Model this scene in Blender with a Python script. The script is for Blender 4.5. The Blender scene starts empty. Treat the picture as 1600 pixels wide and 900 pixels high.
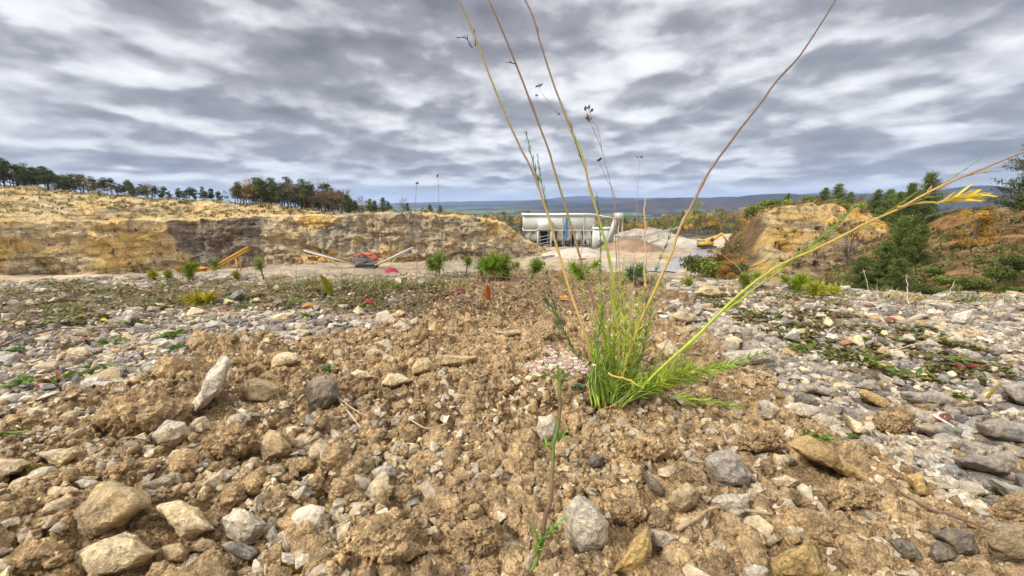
import bpy, bmesh, math, random
import numpy as np, time
from mathutils import Vector, Matrix
sc = bpy.context.scene
C = sc.collection
rng = np.random.default_rng(7); random.seed(7)
R = math.radians

# ------------------------------------------------------------------ camera
CAMZ = 0.30; PITCH = R(12.0); FPX = 622.0
cam = bpy.data.objects.new('camera', bpy.data.cameras.new('camera')); C.objects.link(cam)
cam.location = (0, 0, CAMZ); cam.rotation_euler = (R(90) - PITCH, 0, 0)
cam.data.sensor_width = 36; cam.data.lens = 36 * FPX / 1600
cam.data.clip_start = 0.02; cam.data.clip_end = 60000
sc.camera = cam
# ------------------------------------------------------------------ world
SUN_EL, SUN_AZ = R(42), R(-122)      # azimuth from +Y, to the left of the view and slightly behind
w = bpy.data.worlds.new('World'); sc.world = w; w.use_nodes = True
nt = w.node_tree; nt.nodes.clear()
def N(t, **k):
    n = nt.nodes.new(t)
    for a, b in k.items(): setattr(n, a, b)
    return n
def L(a, b): nt.links.new(a, b)
def M_(op, a, b=None, c=None):
    n = N('ShaderNodeMath', operation=op)
    for i, v in enumerate((a, b, c)):
        if v is None: continue
        if isinstance(v, (int, float)): n.inputs[i].default_value = v
        else: L(v, n.inputs[i])
    return n.outputs[0]
tc = N('ShaderNodeTexCoord'); sx = N('ShaderNodeSeparateXYZ'); L(tc.outputs['Generated'], sx.inputs[0])
zz = M_('MAXIMUM', sx.outputs[2], 0.0)
hl = M_('SQRT', M_('ADD', M_('POWER', sx.outputs[0], 2), M_('ADD', M_('MULTIPLY', sx.outputs[1], sx.outputs[1]), 1e-5)))
el = M_('DIVIDE', zz, hl)                      # tangent of the elevation
kk_ = M_('DIVIDE', 1.35, M_('MULTIPLY', hl, M_('ADD', el, 0.42)))
cb = N('ShaderNodeCombineXYZ'); L(M_('MULTIPLY', sx.outputs[0], kk_), cb.inputs[0]); L(M_('MULTIPLY', sx.outputs[1], kk_), cb.inputs[1])
L(M_('MULTIPLY', M_('LOGARITHM', M_('ADD', el, 0.085), 2.718), -1.15), cb.inputs[2])
def noise(vec, scale, detail, rough, off=(0, 0, 0), sc3=(1, 1, 1), dist=0.0):
    mp = N('ShaderNodeMapping'); mp.inputs['Location'].default_value = off; mp.inputs['Scale'].default_value = sc3
    L(vec, mp.inputs[0]); n = N('ShaderNodeTexNoise'); L(mp.outputs[0], n.inputs['Vector'])
    n.inputs['Scale'].default_value = scale; n.inputs['Detail'].default_value = detail
    n.inputs['Roughness'].default_value = rough; n.inputs['Distortion'].default_value = dist
    return n.outputs['Fac']
OFF = (2.37, 1.9, 4.7)
big = noise(cb.outputs[0], 0.95, 2, 0.5, OFF, (0.8, 1.0, 1.05))
mid = noise(cb.outputs[0], 2.3, 7, 0.50, (1.3, 2.2, 0), (1, 1, 1), 0.15)
mid2 = noise(cb.outputs[0], 2.3, 7, 0.50, (1.3, 2.2, 0.07), (1, 1, 1), 0.15)
fine = noise(cb.outputs[0], 7.0, 9, 0.66, (5, 1, 0), (1, 1, 1), 0.3)
rel = M_('MULTIPLY', M_('SUBTRACT', mid, mid2), 2.2)
def puff(scale, off):
    wv = N('ShaderNodeTexNoise'); L(cb.outputs[0], wv.inputs['Vector']); wv.inputs['Scale'].default_value = scale * 1.3; wv.inputs['Detail'].default_value = 4
    va = N('ShaderNodeVectorMath', operation='MULTIPLY_ADD'); L(wv.outputs['Color'], va.inputs[0]); va.inputs[1].default_value = (0.9 / scale,) * 3; L(cb.outputs[0], va.inputs[2])
    ad = N('ShaderNodeVectorMath', operation='ADD'); L(va.outputs[0], ad.inputs[0]); ad.inputs[1].default_value = off
    vo = N('ShaderNodeTexVoronoi', feature='SMOOTH_F1'); L(ad.outputs[0], vo.inputs['Vector']); vo.inputs['Scale'].default_value = scale; vo.inputs['Smoothness'].default_value = 0.35
    return vo.outputs['Distance']
pf = puff(3.2, (0, 0, 0)); pf2 = puff(3.2, (0, 0, 0.06)); pf3 = puff(8.5, (3, 1, 0))
rel = M_('ADD', rel, M_('MULTIPLY', M_('SUBTRACT', pf2, pf), 2.6)); rel = M_('ADD', rel, M_('MULTIPLY', M_('SUBTRACT', 0.45, pf3), 0.28))
v = M_('ADD', M_('MULTIPLY', big, 1.05), M_('MULTIPLY', mid, 0.80))
v = M_('ADD', v, M_('MULTIPLY', fine, 0.22))
v = M_('ADD', v, rel)
v = M_("ADD", M_("MULTIPLY", M_("SUBTRACT", v, 1.0), 0.47), 0.485)
ramp = N('ShaderNodeValToRGB'); L(v, ramp.inputs[0])
cr = ramp.color_ramp; cr.elements[0].position = 0.10; cr.elements[0].color = (0.108, 0.105, 0.112, 1)
cr.elements[1].position = 0.84; cr.elements[1].color = (0.53, 0.53, 0.53, 1)
e = cr.elements.new(0.38); e.color = (0.188, 0.184, 0.194, 1)
e = cr.elements.new(0.52); e.color = (0.30, 0.298, 0.308, 1)
e = cr.elements.new(0.66); e.color = (0.42, 0.418, 0.425, 1)
# light low band and blue-grey tint near the horizon
hz = M_('SUBTRACT', 1.0, M_('MINIMUM', M_('DIVIDE', zz, 0.16), 1.0))
tint = N('ShaderNodeMix', data_type='RGBA', blend_type='MULTIPLY'); L(hz, tint.inputs[0])
L(ramp.outputs[0], tint.inputs[6]); tint.inputs[7].default_value = (0.96, 0.97, 1.0, 1)
h2 = M_('SUBTRACT', 1.0, M_('MINIMUM', M_('DIVIDE', zz, 0.055), 1.0))
low = N('ShaderNodeMix', data_type='RGBA'); L(M_('MULTIPLY', h2, 0.75), low.inputs[0]); L(tint.outputs[2], low.inputs[6])
low.inputs[7].default_value = (0.56, 0.55, 0.53, 1)
# overhead sky, mostly out of view, boosted beyond natural overcast to light the ground
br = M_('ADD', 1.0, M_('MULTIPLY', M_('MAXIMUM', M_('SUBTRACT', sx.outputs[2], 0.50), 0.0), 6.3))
sky = N('ShaderNodeTexSky', sky_type='NISHITA', sun_disc=False, sun_elevation=SUN_EL, sun_rotation=SUN_AZ)
sky.altitude = 400; sky.dust_density = 2
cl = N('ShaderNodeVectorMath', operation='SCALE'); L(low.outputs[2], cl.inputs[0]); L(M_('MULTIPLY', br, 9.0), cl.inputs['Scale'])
mixs = N('ShaderNodeMix', data_type='RGBA'); mixs.inputs[0].default_value = 0.94
L(sky.outputs[0], mixs.inputs[6]); L(cl.outputs[0], mixs.inputs[7])
bg = N('ShaderNodeBackground'); bg.inputs[1].default_value = 0.10; L(mixs.outputs[2], bg.inputs[0])
wo = N('ShaderNodeOutputWorld'); L(bg.outputs[0], wo.inputs[0])
w.cycles.sampling_method = 'MANUAL'; w.cycles.sample_map_resolution = 512
# ------------------------------------------------------------------ sun behind thin cloud
sl = bpy.data.lights.new('sun', 'SUN'); sl.energy = 1.5; sl.angle = R(10); sl.color = (1.0, 0.95, 0.88)
sun = bpy.data.objects.new('sun', sl); C.objects.link(sun)
sd = Vector((math.sin(SUN_AZ) * math.cos(SUN_EL), math.cos(SUN_AZ) * math.cos(SUN_EL), math.sin(SUN_EL)))
sun.rotation_euler = sd.to_track_quat('Z', 'Y').to_euler(); sun.location = (0, 0, 30)
sc.view_settings.view_transform = 'Standard'; sc.view_settings.look = 'None'
sc.view_settings.exposure = 1.20; sc.view_settings.gamma = 1.0; sc.view_settings.use_curve_mapping = False
sc.render.engine = 'CYCLES'
sc.cycles.use_denoising = True
try: sc.cycles.denoising_prefilter = 'ACCURATE'
except Exception: pass
sc.cycles.max_bounces = 5; sc.cycles.diffuse_bounces = 3; sc.cycles.glossy_bounces = 2
sc.cycles.transparent_max_bounces = 8; sc.cycles.volume_bounces = 1; sc.cycles.transmission_bounces = 2
sc.cycles.caustics_reflective = False; sc.cycles.caustics_refractive = False

# ------------------------------------------------------------------ pixel <-> world (1600 x 900 picture)
SP, CP = math.sin(PITCH), math.cos(PITCH)
def ray(px, py):
    a = (px - 800) / FPX; b = (450 - py) / FPX
    return np.array([a, CP + b * SP, -SP + b * CP])
def at(px, py, Y):
    d = ray(px, py); return np.array([0, 0, CAMZ]) + d * (Y / d[1])
def kz(py):
    d = ray(800, py); return d[2] / d[1]

# ------------------------------------------------------------------ noise in numpy
def hsh(ix, iy, iz=0, s=0):
    h = (ix.astype(np.int64) * 374761393 + iy.astype(np.int64) * 668265263 + np.asarray(iz).astype(np.int64) * 1274126177 + s * 974711 + 12345) & 0xffffffff
    h = ((h ^ (h >> 13)) * 1274126177) & 0xffffffff
    h = ((h ^ (h >> 15)) * 2246822519) & 0xffffffff
    return ((h ^ (h >> 16)) & 0xffffff) / float(0xffffff)
def vn(x, y, z=None, s=0):
    x = np.asarray(x, float); y = np.asarray(y, float)
    ix = np.floor(x); iy = np.floor(y); fx = x - ix; fy = y - iy
    fx = fx * fx * (3 - 2 * fx); fy = fy * fy * (3 - 2 * fy)
    def pl(iz):
        a = hsh(ix, iy, iz, s); b = hsh(ix + 1, iy, iz, s); c = hsh(ix, iy + 1, iz, s); d = hsh(ix + 1, iy + 1, iz, s)
        return (a * (1 - fx) + b * fx) * (1 - fy) + (c * (1 - fx) + d * fx) * fy
    if z is None: return pl(0)
    z = np.asarray(z, float); iz = np.floor(z); fz = z - iz; fz = fz * fz * (3 - 2 * fz)
    return pl(iz) * (1 - fz) + pl(iz + 1) * fz
def fbm(x, y, z=None, o=4, s=0, g=0.5):
    t = 0; a = 1; n = 0
    for i in range(o):
        t = t + a * vn(x, y, z, s + i * 17); n += a; a *= g
        x = x * 2.03 + 5.1; y = y * 2.03 + 1.7
        if z is not None: z = z * 2.03 + 3.3
    return t / n
def voro(x, y, s=0, j=0.9):
    """F1, F2, random id of the cell and the offset from its centre"""
    ix = np.floor(x); iy = np.floor(y)
    f1 = np.full(x.shape, 9.0); f2 = np.full(x.shape, 9.0); cid = np.zeros(x.shape); ox = np.zeros(x.shape); oy = np.zeros(x.shape)
    for a in (-1, 0, 1):
        for b in (-1, 0, 1):
            cx = ix + a; cy = iy + b
            px = cx + 0.5 + (hsh(cx, cy, 1, s) - 0.5) * j; py = cy + 0.5 + (hsh(cx, cy, 2, s) - 0.5) * j
            d = np.hypot(x - px, y - py); near = d < f1
            f2 = np.where(near, f1, np.minimum(f2, d)); f1 = np.where(near, d, f1)
            cid = np.where(near, hsh(cx, cy, 3, s), cid); ox = np.where(near, x - px, ox); oy = np.where(near, y - py, oy)
    return f1, f2, cid, ox, oy
def sstep(a, b, x):
    t = np.clip((x - a) / (b - a), 0, 1); return t * t * (3 - 2 * t)

# ------------------------------------------------------------------ mesh helpers
def mesh(name, V, F, mat, col=None, smooth=True, Fs=None):
    """V Nx3, F Mx3 or Mx4 (or several such arrays in a list); col Nx3 or per-vertex colour attribute 'tone'"""
    me = bpy.data.meshes.new(name); V = np.asarray(V, np.float32)
    Fl = F if isinstance(F, list) else [F]
    Fl = [np.asarray(f, np.int32) for f in Fl if len(f)]
    me.vertices.add(len(V)); me.vertices.foreach_set('co', V.ravel())
    li = np.concatenate([f.ravel() for f in Fl]); lt = np.concatenate([np.full(len(f), f.shape[1], np.int32) for f in Fl])
    ls = np.concatenate([[0], np.cumsum(lt)[:-1]]).astype(np.int32)
    me.loops.add(len(li)); me.loops.foreach_set('vertex_index', li)
    me.polygons.add(len(lt)); me.polygons.foreach_set('loop_start', ls); me.polygons.foreach_set('loop_total', lt)
    if smooth: me.polygons.foreach_set('use_smooth', np.ones(len(lt), bool))
    me.update(calc_edges=True); me.validate()
    if col is not None:
        a = me.color_attributes.new('tone', 'FLOAT_COLOR', 'POINT'); c4 = np.ones((len(V), 4), np.float32); c4[:, :3] = col
        a.data.foreach_set('color', c4.ravel())
    if mat: me.materials.append(mat)
    return me
def obj(name, me, parent=None, loc=None):
    o = bpy.data.objects.new(name, me); C.objects.link(o)
    if parent: o.parent = parent
    if loc is not None: o.location = loc
    return o
def tag(o, label, cat, group=None, kind=None):
    if label: o['label'] = label
    if cat: o['category'] = cat
    if group: o['group'] = group
    if kind: o['kind'] = kind
    return o
def thing(name, label, cat, loc, group=None, rz=0, s=1):
    o = bpy.data.objects.new(name, None); C.objects.link(o); o.location = loc; o.rotation_euler = (0, 0, rz); o.scale = (s,) * 3
    o.empty_display_size = 0.05
    return tag(o, label, cat, group)
class MB:
    def __init__(s): s.V = []; s.Q = []; s.T = []; s.C = []; s.n = 0
    def add(s, V, F, col=None):
        V = np.asarray(V, float); F = np.asarray(F, int)
        if not len(F): return
        (s.Q if F.shape[1] == 4 else s.T).append(F + s.n); s.V.append(V); s.n += len(V)
        s.C.append(np.tile(col if col is not None else (1, 1, 1), (len(V), 1)) if np.ndim(col) < 2 else col)
    def box(s, c, d, Rm=None, col=None):
        c = np.asarray(c, float); d = np.asarray(d, float) / 2
        P = np.array([[i, j, k] for i in (-1, 1) for j in (-1, 1) for k in (-1, 1)]) * d
        if Rm is not None: P = P @ np.asarray(Rm).T
        s.add(P + c, [[0, 1, 3, 2], [4, 6, 7, 5], [0, 4, 5, 1], [2, 3, 7, 6], [0, 2, 6, 4], [1, 5, 7, 3]], col)
    def bar(s, a, b, wd, ht, col=None, up=(0, 0, 1)):
        a = np.asarray(a, float); b = np.asarray(b, float); y = b - a; l = np.linalg.norm(y); y /= l
        x = np.cross(y, up); x /= np.linalg.norm(x); z = np.cross(x, y)
        s.box((a + b) / 2, (wd, l, ht), np.stack([x, y, z], 1), col)
    def tube(s, P, r, n=6, col=None, cap=True):
        P = np.asarray(P, float); m = len(P); r = np.broadcast_to(np.asarray(r, float), (m,))
        T = np.gradient(P, axis=0); T /= np.linalg.norm(T, axis=1)[:, None] + 1e-12
        u = np.cross(T[0], (0.3, 0.1, 1)); 
        if np.linalg.norm(u) < 1e-3: u = np.cross(T[0], (1, 0, 0))
        U = []
        for t in T:
            u = u - t * (u @ t); u = u / (np.linalg.norm(u) + 1e-12); U.append(u)
        U = np.array(U); W = np.cross(T, U)
        a = np.arange(n) / n * 2 * np.pi
        V = (P[:, None] + r[:, None, None] * (np.cos(a)[None, :, None] * U[:, None] + np.sin(a)[None, :, None] * W[:, None])).reshape(-1, 3)
        i = np.arange(m - 1)[:, None] * n; j = np.arange(n)[None]; k = (np.arange(n)[None] + 1) % n
        F = np.stack([i + j, i + k, i + n + k, i + n + j], -1).reshape(-1, 4)
        cc = col
        if col is not None and np.ndim(col) == 2: cc = np.repeat(col, n, 0)
        s.add(V, F, cc)
        if cap and n == 6:
            b = s.n - m * n
            s.Q.append(np.array([[b + 3, b + 2, b + 1, b], [b + 5, b + 4, b + 3, b]])); e = b + (m - 1) * n
            s.Q.append(np.array([[e, e + 1, e + 2, e + 3], [e, e + 3, e + 4, e + 5]]))
    def mesh(s, name, mat, smooth=True):
        V = np.concatenate(s.V); Cc = np.concatenate(s.C)
        return mesh(name, V, [np.concatenate(a) for a in (s.Q, s.T) if a], mat, Cc, smooth)
    def build(s, name, mat, parent=None, smooth=True, loc=None):
        return obj(name, s.mesh(name, mat, smooth), parent, loc)
def spline(P, n):
    P = np.asarray(P, float); m = len(P)
    if m == 2: return P[0] + (P[1] - P[0]) * np.linspace(0, 1, n)[:, None]
    E = np.vstack([2 * P[0] - P[1], P, 2 * P[-1] - P[-2]]); o = []
    for t in np.linspace(0, m - 1 - 1e-6, n):
        i = int(t); f = t - i; a, b, c, d = E[i:i + 4]
        o.append(0.5 * ((2 * b) + (c - a) * f + (2 * a - 5 * b + 4 * c - d) * f * f + (3 * b - a - 3 * c + d) * f ** 3))
    return np.array(o)

# ------------------------------------------------------------------ materials
def material(name, rough=0.9, spec=0.3):
    m = bpy.data.materials.new(name); m.use_nodes = True; t = m.node_tree; p = t.nodes['Principled BSDF']
    p.inputs['Roughness'].default_value = rough; p.inputs['Specular IOR Level'].default_value = spec
    return m, t, p
class G:
    def __init__(s, t): s.t = t
    def n(s, k, **a):
        x = s.t.nodes.new(k)
        for i, j in a.items(): setattr(x, i, j)
        return x
    def set(s, i, v):
        if hasattr(v, 'links') or isinstance(v, bpy.types.NodeSocket): s.t.links.new(v, i)
        else: i.default_value = v
    def pos(s): return s.n('ShaderNodeNewGeometry').outputs['Position']
    def ob(s): return s.n('ShaderNodeTexCoord').outputs['Object']
    def attr(s): return s.n('ShaderNodeVertexColor', layer_name='tone').outputs[0]
    def map(s, v, sc3=(1, 1, 1), loc=(0, 0, 0), rot=(0, 0, 0)):
        m = s.n('ShaderNodeMapping'); s.set(m.inputs[0], v); m.inputs['Scale'].default_value = sc3; m.inputs['Location'].default_value = loc
        m.inputs['Rotation'].default_value = rot; return m.outputs[0]
    def noise(s, v, sc_, d=5, r=0.6, dist=0):
        n = s.n('ShaderNodeTexNoise'); s.set(n.inputs['Vector'], v); n.inputs['Scale'].default_value = sc_
        n.inputs['Detail'].default_value = d; n.inputs['Roughness'].default_value = r; n.inputs['Distortion'].default_value = dist; return n.outputs['Fac']
    def vor(s, v, sc_, feat='F1', out='Distance'):
        n = s.n('ShaderNodeTexVoronoi', feature=feat); s.set(n.inputs['Vector'], v); n.inputs['Scale'].default_value = sc_; return n.outputs[out]
    def ramp(s, f, *st):
        n = s.n('ShaderNodeValToRGB'); s.set(n.inputs[0], f); cr = n.color_ramp
        cr.elements[0].position = st[0][0]; cr.elements[1].position = st[-1][0]
        for p, c in st[1:-1]: cr.elements.new(p)
        for el, (p, c) in zip(cr.elements, st): el.color = (c, c, c, 1) if isinstance(c, (int, float)) else (*c, 1)
        return n.outputs[0]
    def mix(s, f, a, b, bt='MIX'):
        n = s.n('ShaderNodeMix', data_type='RGBA', blend_type=bt)
        s.set(n.inputs[0], f)
        for i, x in ((6, a), (7, b)): s.set(n.inputs[i], (*x, 1) if isinstance(x, tuple) and len(x) == 3 else x)
        return n.outputs[2]
    def m(s, op, a, b=0.0):
        n = s.n('ShaderNodeMath', operation=op); s.set(n.inputs[0], a); s.set(n.inputs[1], b); return n.outputs[0]
    def bump(s, p, h, st, d):
        n = s.n('ShaderNodeBump'); n.inputs['Strength'].default_value = st; n.inputs['Distance'].default_value = d; s.set(n.inputs['Height'], h)
        s.t.links.new(n.outputs[0], p.inputs['Normal'])
    def out(s, p, c): s.set(p.inputs['Base Color'], c)

def mat_ground():
    m, t, p = material('ground_soil_and_gravel', 0.95, 0.15); g = G(t); P = g.pos()
    a = g.attr(); n1 = g.noise(P, 75, 6, 0.68, 0.4); n2 = g.noise(P, 480, 4, 0.65); n3 = g.noise(P, 9, 4, 0.6)
    c = g.mix(1.0, a, g.ramp(n1, (0.32, (0.48, 0.46, 0.45)), (0.5, (0.95, 0.95, 0.95)), (0.66, (1.42, 1.38, 1.28))), 'MULTIPLY')
    c = g.mix(1.0, c, g.ramp(n2, (0.32, 0.6), (0.66, 1.35)), 'MULTIPLY')
    c = g.mix(1.0, c, g.ramp(n3, (0.3, (0.82, 0.78, 0.74)), (0.7, (1.18, 1.14, 1.05))), 'MULTIPLY')
    g.out(p, c)
    h = g.m('ADD', g.m('MULTIPLY', g.vor(P, 230), -0.9), g.m('ADD', n2, g.m('MULTIPLY', n1, 2.0)))
    g.bump(p, h, 1.0, 0.006); return m
def mat_stone():
    m, t, p = material('limestone', 0.82, 0.25); g = G(t); P = g.pos()
    a = g.attr(); oi = g.n('ShaderNodeObjectInfo'); oc = oi.outputs['Color']
    c = g.mix(1.0, a, oc, 'MULTIPLY'); c = g.mix(1.0, c, g.ramp(g.noise(P, 13, 4, 0.6, 1.0), (0.36, (0.72, 0.70, 0.70)), (0.5, (1.0, 1.0, 1.0)), (0.62, (1.2, 1.17, 1.1))), 'MULTIPLY')
    n1 = g.noise(P, 38, 7, 0.65, 0.6); n2 = g.noise(P, 260, 5, 0.65); n3 = g.noise(P, 90, 6, 0.7)
    c = g.mix(1.0, c, g.ramp(n1, (0.30, (0.50, 0.48, 0.46)), (0.43, (0.88, 0.87, 0.85)), (0.66, (1.3, 1.24, 1.1))), 'MULTIPLY')
    c = g.mix(1.0, c, g.ramp(n2, (0.32, 0.62), (0.65, 1.25)), 'MULTIPLY')
    # soil smears clinging to the stone
    sm = g.ramp(g.m('ADD', g.m('MULTIPLY', n3, 0.6), g.m('MULTIPLY', n1, 0.45)), (0.53, 0.0), (0.60, 0.55))
    c = g.mix(sm, c, (0.50, 0.36, 0.21))
    cr = g.ramp(g.vor(g.map(P, (1, 1, 2.5), rot=(0.4, 0.3, 0.2)), 45, 'DISTANCE_TO_EDGE'), (0.0, 0.62), (0.035, 1.0))
    c = g.mix(0.6, c, g.mix(1.0, c, cr, 'MULTIPLY'))
    g.out(p, c)
    h = g.m('ADD', g.m('MULTIPLY', n3, 1.3), n2); g.bump(p, h, 1.0, 0.005); return m
def mat_tone(name, rough=0.6, spec=0.3, ns=80, amt=0.25, trans=0.0, bs=None):
    m, t, p = material(name, rough, spec); g = G(t); P = g.pos()
    c = g.mix(1.0, g.attr(), g.n('ShaderNodeObjectInfo').outputs['Color'], 'MULTIPLY')
    n1 = g.noise(P, ns, 4, 0.6); c = g.mix(1.0, c, g.ramp(n1, (0.3, 1 - amt), (0.7, 1 + amt)), 'MULTIPLY'); g.out(p, c)
    if bs: g.bump(p, n1, *bs)
    if trans:
        tr = t.nodes.new('ShaderNodeBsdfTranslucent'); g.set(tr.inputs[0], c); mx = t.nodes.new('ShaderNodeMixShader'); mx.inputs[0].default_value = trans
        t.links.new(p.outputs[0], mx.inputs[1]); t.links.new(tr.outputs[0], mx.inputs[2]); t.links.new(mx.outputs[0], t.nodes['Material Output'].inputs[0])
    return m
def mat_quarry():
    m, t, p = material('quarry_rock', 0.95, 0.1); g = G(t); P = g.pos()
    a = g.attr(); Pd = g.map(P, (1, 1, 1))
    n0 = g.noise(P, 0.10, 5, 0.6); n1 = g.noise(P, 0.55, 8, 0.72, 0.8); n2 = g.noise(P, 3.0, 5, 0.75)
    vs = g.noise(g.map(P, (1.0, 1.0, .16)), 0.9, 6, 0.7, 0.6); lay = g.noise(g.map(P, (0.10, 0.10, 2.0)), 1.0, 6, 0.7, 0.3)
    c = g.mix(1.0, a, g.ramp(n1, (0.36, (0.46, 0.45, 0.46)), (0.46, (1.02, 1.0, 0.98)), (0.64, (1.35, 1.27, 1.08))), 'MULTIPLY')
    c = g.mix(g.ramp(n0, (0.50, 0.0), (0.62, 0.4)), c, g.mix(1.0, c, (1.2, 0.98, 0.6), 'MULTIPLY'))
    c = g.mix(1.0, c, g.ramp(n2, (0.3, 0.62), (0.68, 1.25)), 'MULTIPLY')
    c = g.mix(1.0, c, g.ramp(vs, (0.36, (0.60, 0.58, 0.57)), (0.45, (1.05, 1.05, 1.03)), (0.68, (1.2, 1.14, 1.0))), 'MULTIPLY')
    c = g.mix(0.7, c, g.mix(1.0, c, g.ramp(lay, (0.40, (0.45, 0.43, 0.43)), (0.46, (1.05, 1.05, 1.05)), (0.65, (1.15, 1.1, 0.98))), 'MULTIPLY'))
    g.out(p, c); g.bump(p, g.m('ADD', g.m('ADD', g.m('MULTIPLY', n1, 2.0), g.m('MULTIPLY', vs, 2.0)), n2), 1.0, 0.8); return m
def mat_terrain():
    m, t, p = material('terrain_cover', 0.95, 0.1); g = G(t); P = g.pos()
    a = g.attr(); n1 = g.noise(P, 0.25, 6, 0.65); n2 = g.noise(P, 2.2, 5, 0.7); n3 = g.noise(P, 0.012, 6, 0.7)
    c = g.mix(1.0, a, g.ramp(n1, (0.35, 0.72), (0.65, 1.2)), 'MULTIPLY')
    c = g.mix(1.0, c, g.ramp(n2, (0.3, 0.75), (0.7, 1.2)), 'MULTIPLY')
    c = g.mix(1.0, c, g.ramp(n3, (0.35, 0.6), (0.6, 1.3)), 'MULTIPLY')
    g.out(p, c); g.bump(p, g.m('ADD', n1, n2), 0.7, 0.4); return m
MG, MS, MQ, MT = mat_ground(), mat_stone(), mat_quarry(), mat_terrain()
MLEAF = mat_tone('leaf', 0.5, 0.35, 90, 0.22, 0.3)
MSTEM = mat_tone('plant_stem', 0.55, 0.35, 300, 0.22)
MNEED = mat_tone('foliage', 0.6, 0.3, 0.8, 0.3, 0.15)
MNEEDN = mat_tone('pine_needles', 0.5, 0.35, 40, 0.25, 0.2)
MBARK = mat_tone('bark', 0.9, 0.15, 3, 0.3)
MPAINT = mat_tone('painted_metal', 0.45, 0.4, 0.8, 0.12)
MCLAD = mat_tone('cladding', 0.5, 0.4, 0.35, 0.07)
MDRY = mat_tone('dead_wood_and_leaves', 0.8, 0.2, 150, 0.3)
MCLOD = MG

# ------------------------------------------------------------------ near ground: height and zones
def gp(px, py, z=0.0):
    d = ray(px, py); s = (z - CAMZ) / d[2]; return (d[0] * s, d[1] * s)
def poly_sd(x, y, P):
    """signed distance (positive inside) to a polygon"""
    P = np.asarray(P); n = len(P); ins = np.zeros(x.shape, bool); dm = np.full(x.shape, 1e9)
    for i in range(n):
        ax, ay = P[i]; bx, by = P[(i + 1) % n]
        t = np.clip(((x - ax) * (bx - ax) + (y - ay) * (by - ay)) / ((bx - ax) ** 2 + (by - ay) ** 2 + 1e-12), 0, 1)
        dm = np.minimum(dm, np.hypot(x - ax - t * (bx - ax), y - ay - t * (by - ay)))
        c = ((ay > y) != (by > y)) & (x < (bx - ax) * (y - ay) / (by - ay + 1e-12) + ax); ins ^= c
    return np.where(ins, dm, -dm)
SOIL = [gp(*q) for q in [(-400, 640), (0, 612), (150, 612), (200, 590), (300, 560), (350, 515), (430, 540), (520, 520), (620, 500), (700, 470), (700, 445), (780, 425), (900, 422), (1040, 432), (1080, 470), (1060, 500), (1120, 520), (1180, 560), (1230, 600), (1330, 660), (1430, 700), (1500, 745), (1640, 830), (1900, 900), (2400, 1300), (900, 2200), (0, 1900), (-900, 1500)]]
MOSS = [[gp(*q) for q in [(1090, 462), (1180, 462), (1330, 485), (1480, 520), (1560, 540), (1560, 600), (1450, 600), (1330, 575), (1200, 530), (1110, 500)]],
        [gp(*q) for q in [(80, 440), (300, 436), (640, 440), (800, 450), (700, 490), (420, 490), (250, 500), (40, 520), (0, 470)]]]
EDGE_PX = [(-900, 430), (-300, 438), (0, 440), (110, 434), (280, 431), (430, 430), (560, 433), (680, 430), (800, 426), (930, 427), (1050, 434), (1150, 441), (1300, 457), (1450, 465), (1600, 464), (1900, 460), (2600, 450)]
E = np.array([gp(*q, z=0.0) for q in EDGE_PX]); EAZ = np.arctan2(E[:, 0], E[:, 1]); ED = np.hypot(E[:, 0], E[:, 1])
def edge_d(az): return np.interp(az, EAZ, ED)
def zones(x, y):
    wob = (fbm(x * 6, y * 6, o=3, s=91) - 0.5) * 0.22 * np.clip(np.hypot(x, y), 0.3, 1.2)
    soil = sstep(-0.02, 0.03, poly_sd(x, y, SOIL) + wob)
    moss = np.maximum(sstep(-0.04, 0.05, poly_sd(x, y, MOSS[0]) + wob), 0.8 * sstep(-0.05, 0.1, poly_sd(x, y, MOSS[1]) + wob))
    return soil, moss * (fbm(x * 14, y * 14, o=3, s=41) > 0.47)
BANK = [gp(*q) for q in [(-400, 470), (0, 455), (120, 445), (330, 442), (560, 445), (760, 450), (700, 500), (520, 497), (430, 478), (280, 492), (130, 500), (0, 515), (-400, 530)]]
def bank(x, y):
    """brown weathered strip with little fresh gravel, left and middle of the far ground"""
    return sstep(-0.05, 0.08, poly_sd(x, y, BANK) + (fbm(x * 5, y * 5, o=3, s=93) - .5) * .3)
def macro(x, y):
    d = np.hypot(x, y); az = np.arctan2(x, y); ed = edge_d(az)
    z = (fbm(x * 2.2 + 3, y * 2.2, o=2, s=5) - 0.5) * 0.035 * sstep(0.1, 0.6, d)
    z = z + 0.014 * np.exp(-(((x - 0.02) / 0.35) ** 2 + ((y - 1.35) / 0.22) ** 2))
    z = z - 0.020 * sstep(0.25, 0.7, x) * sstep(1.1, 0.5, y)
    t = np.maximum(d - ed, 0)
    return z * (1 - sstep(0.0, 0.3, t)) - 0.75 * t - 0.9 * np.maximum(0, t - 0.0) * sstep(0, 0.4, t) * 0.3
def hit(px, py, f=macro):
    d = ray(px, py); o = np.array([0, 0, CAMZ])
    def first(ss, g):
        P = o + d * ss[:, None]; u = P[:, 2] < g(P[:, 0], P[:, 1]); return ss[np.argmax(u)] if u.any() else ss[-1]
    s = first(np.geomspace(0.12, 4.0, 500), macro)
    s = first(np.linspace(s * 0.985, s * 1.01, 40), macro) if f is macro else first(np.geomspace(max(.1, s * 0.86), s * 1.12, 130), f)
    return o + d * s

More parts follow.
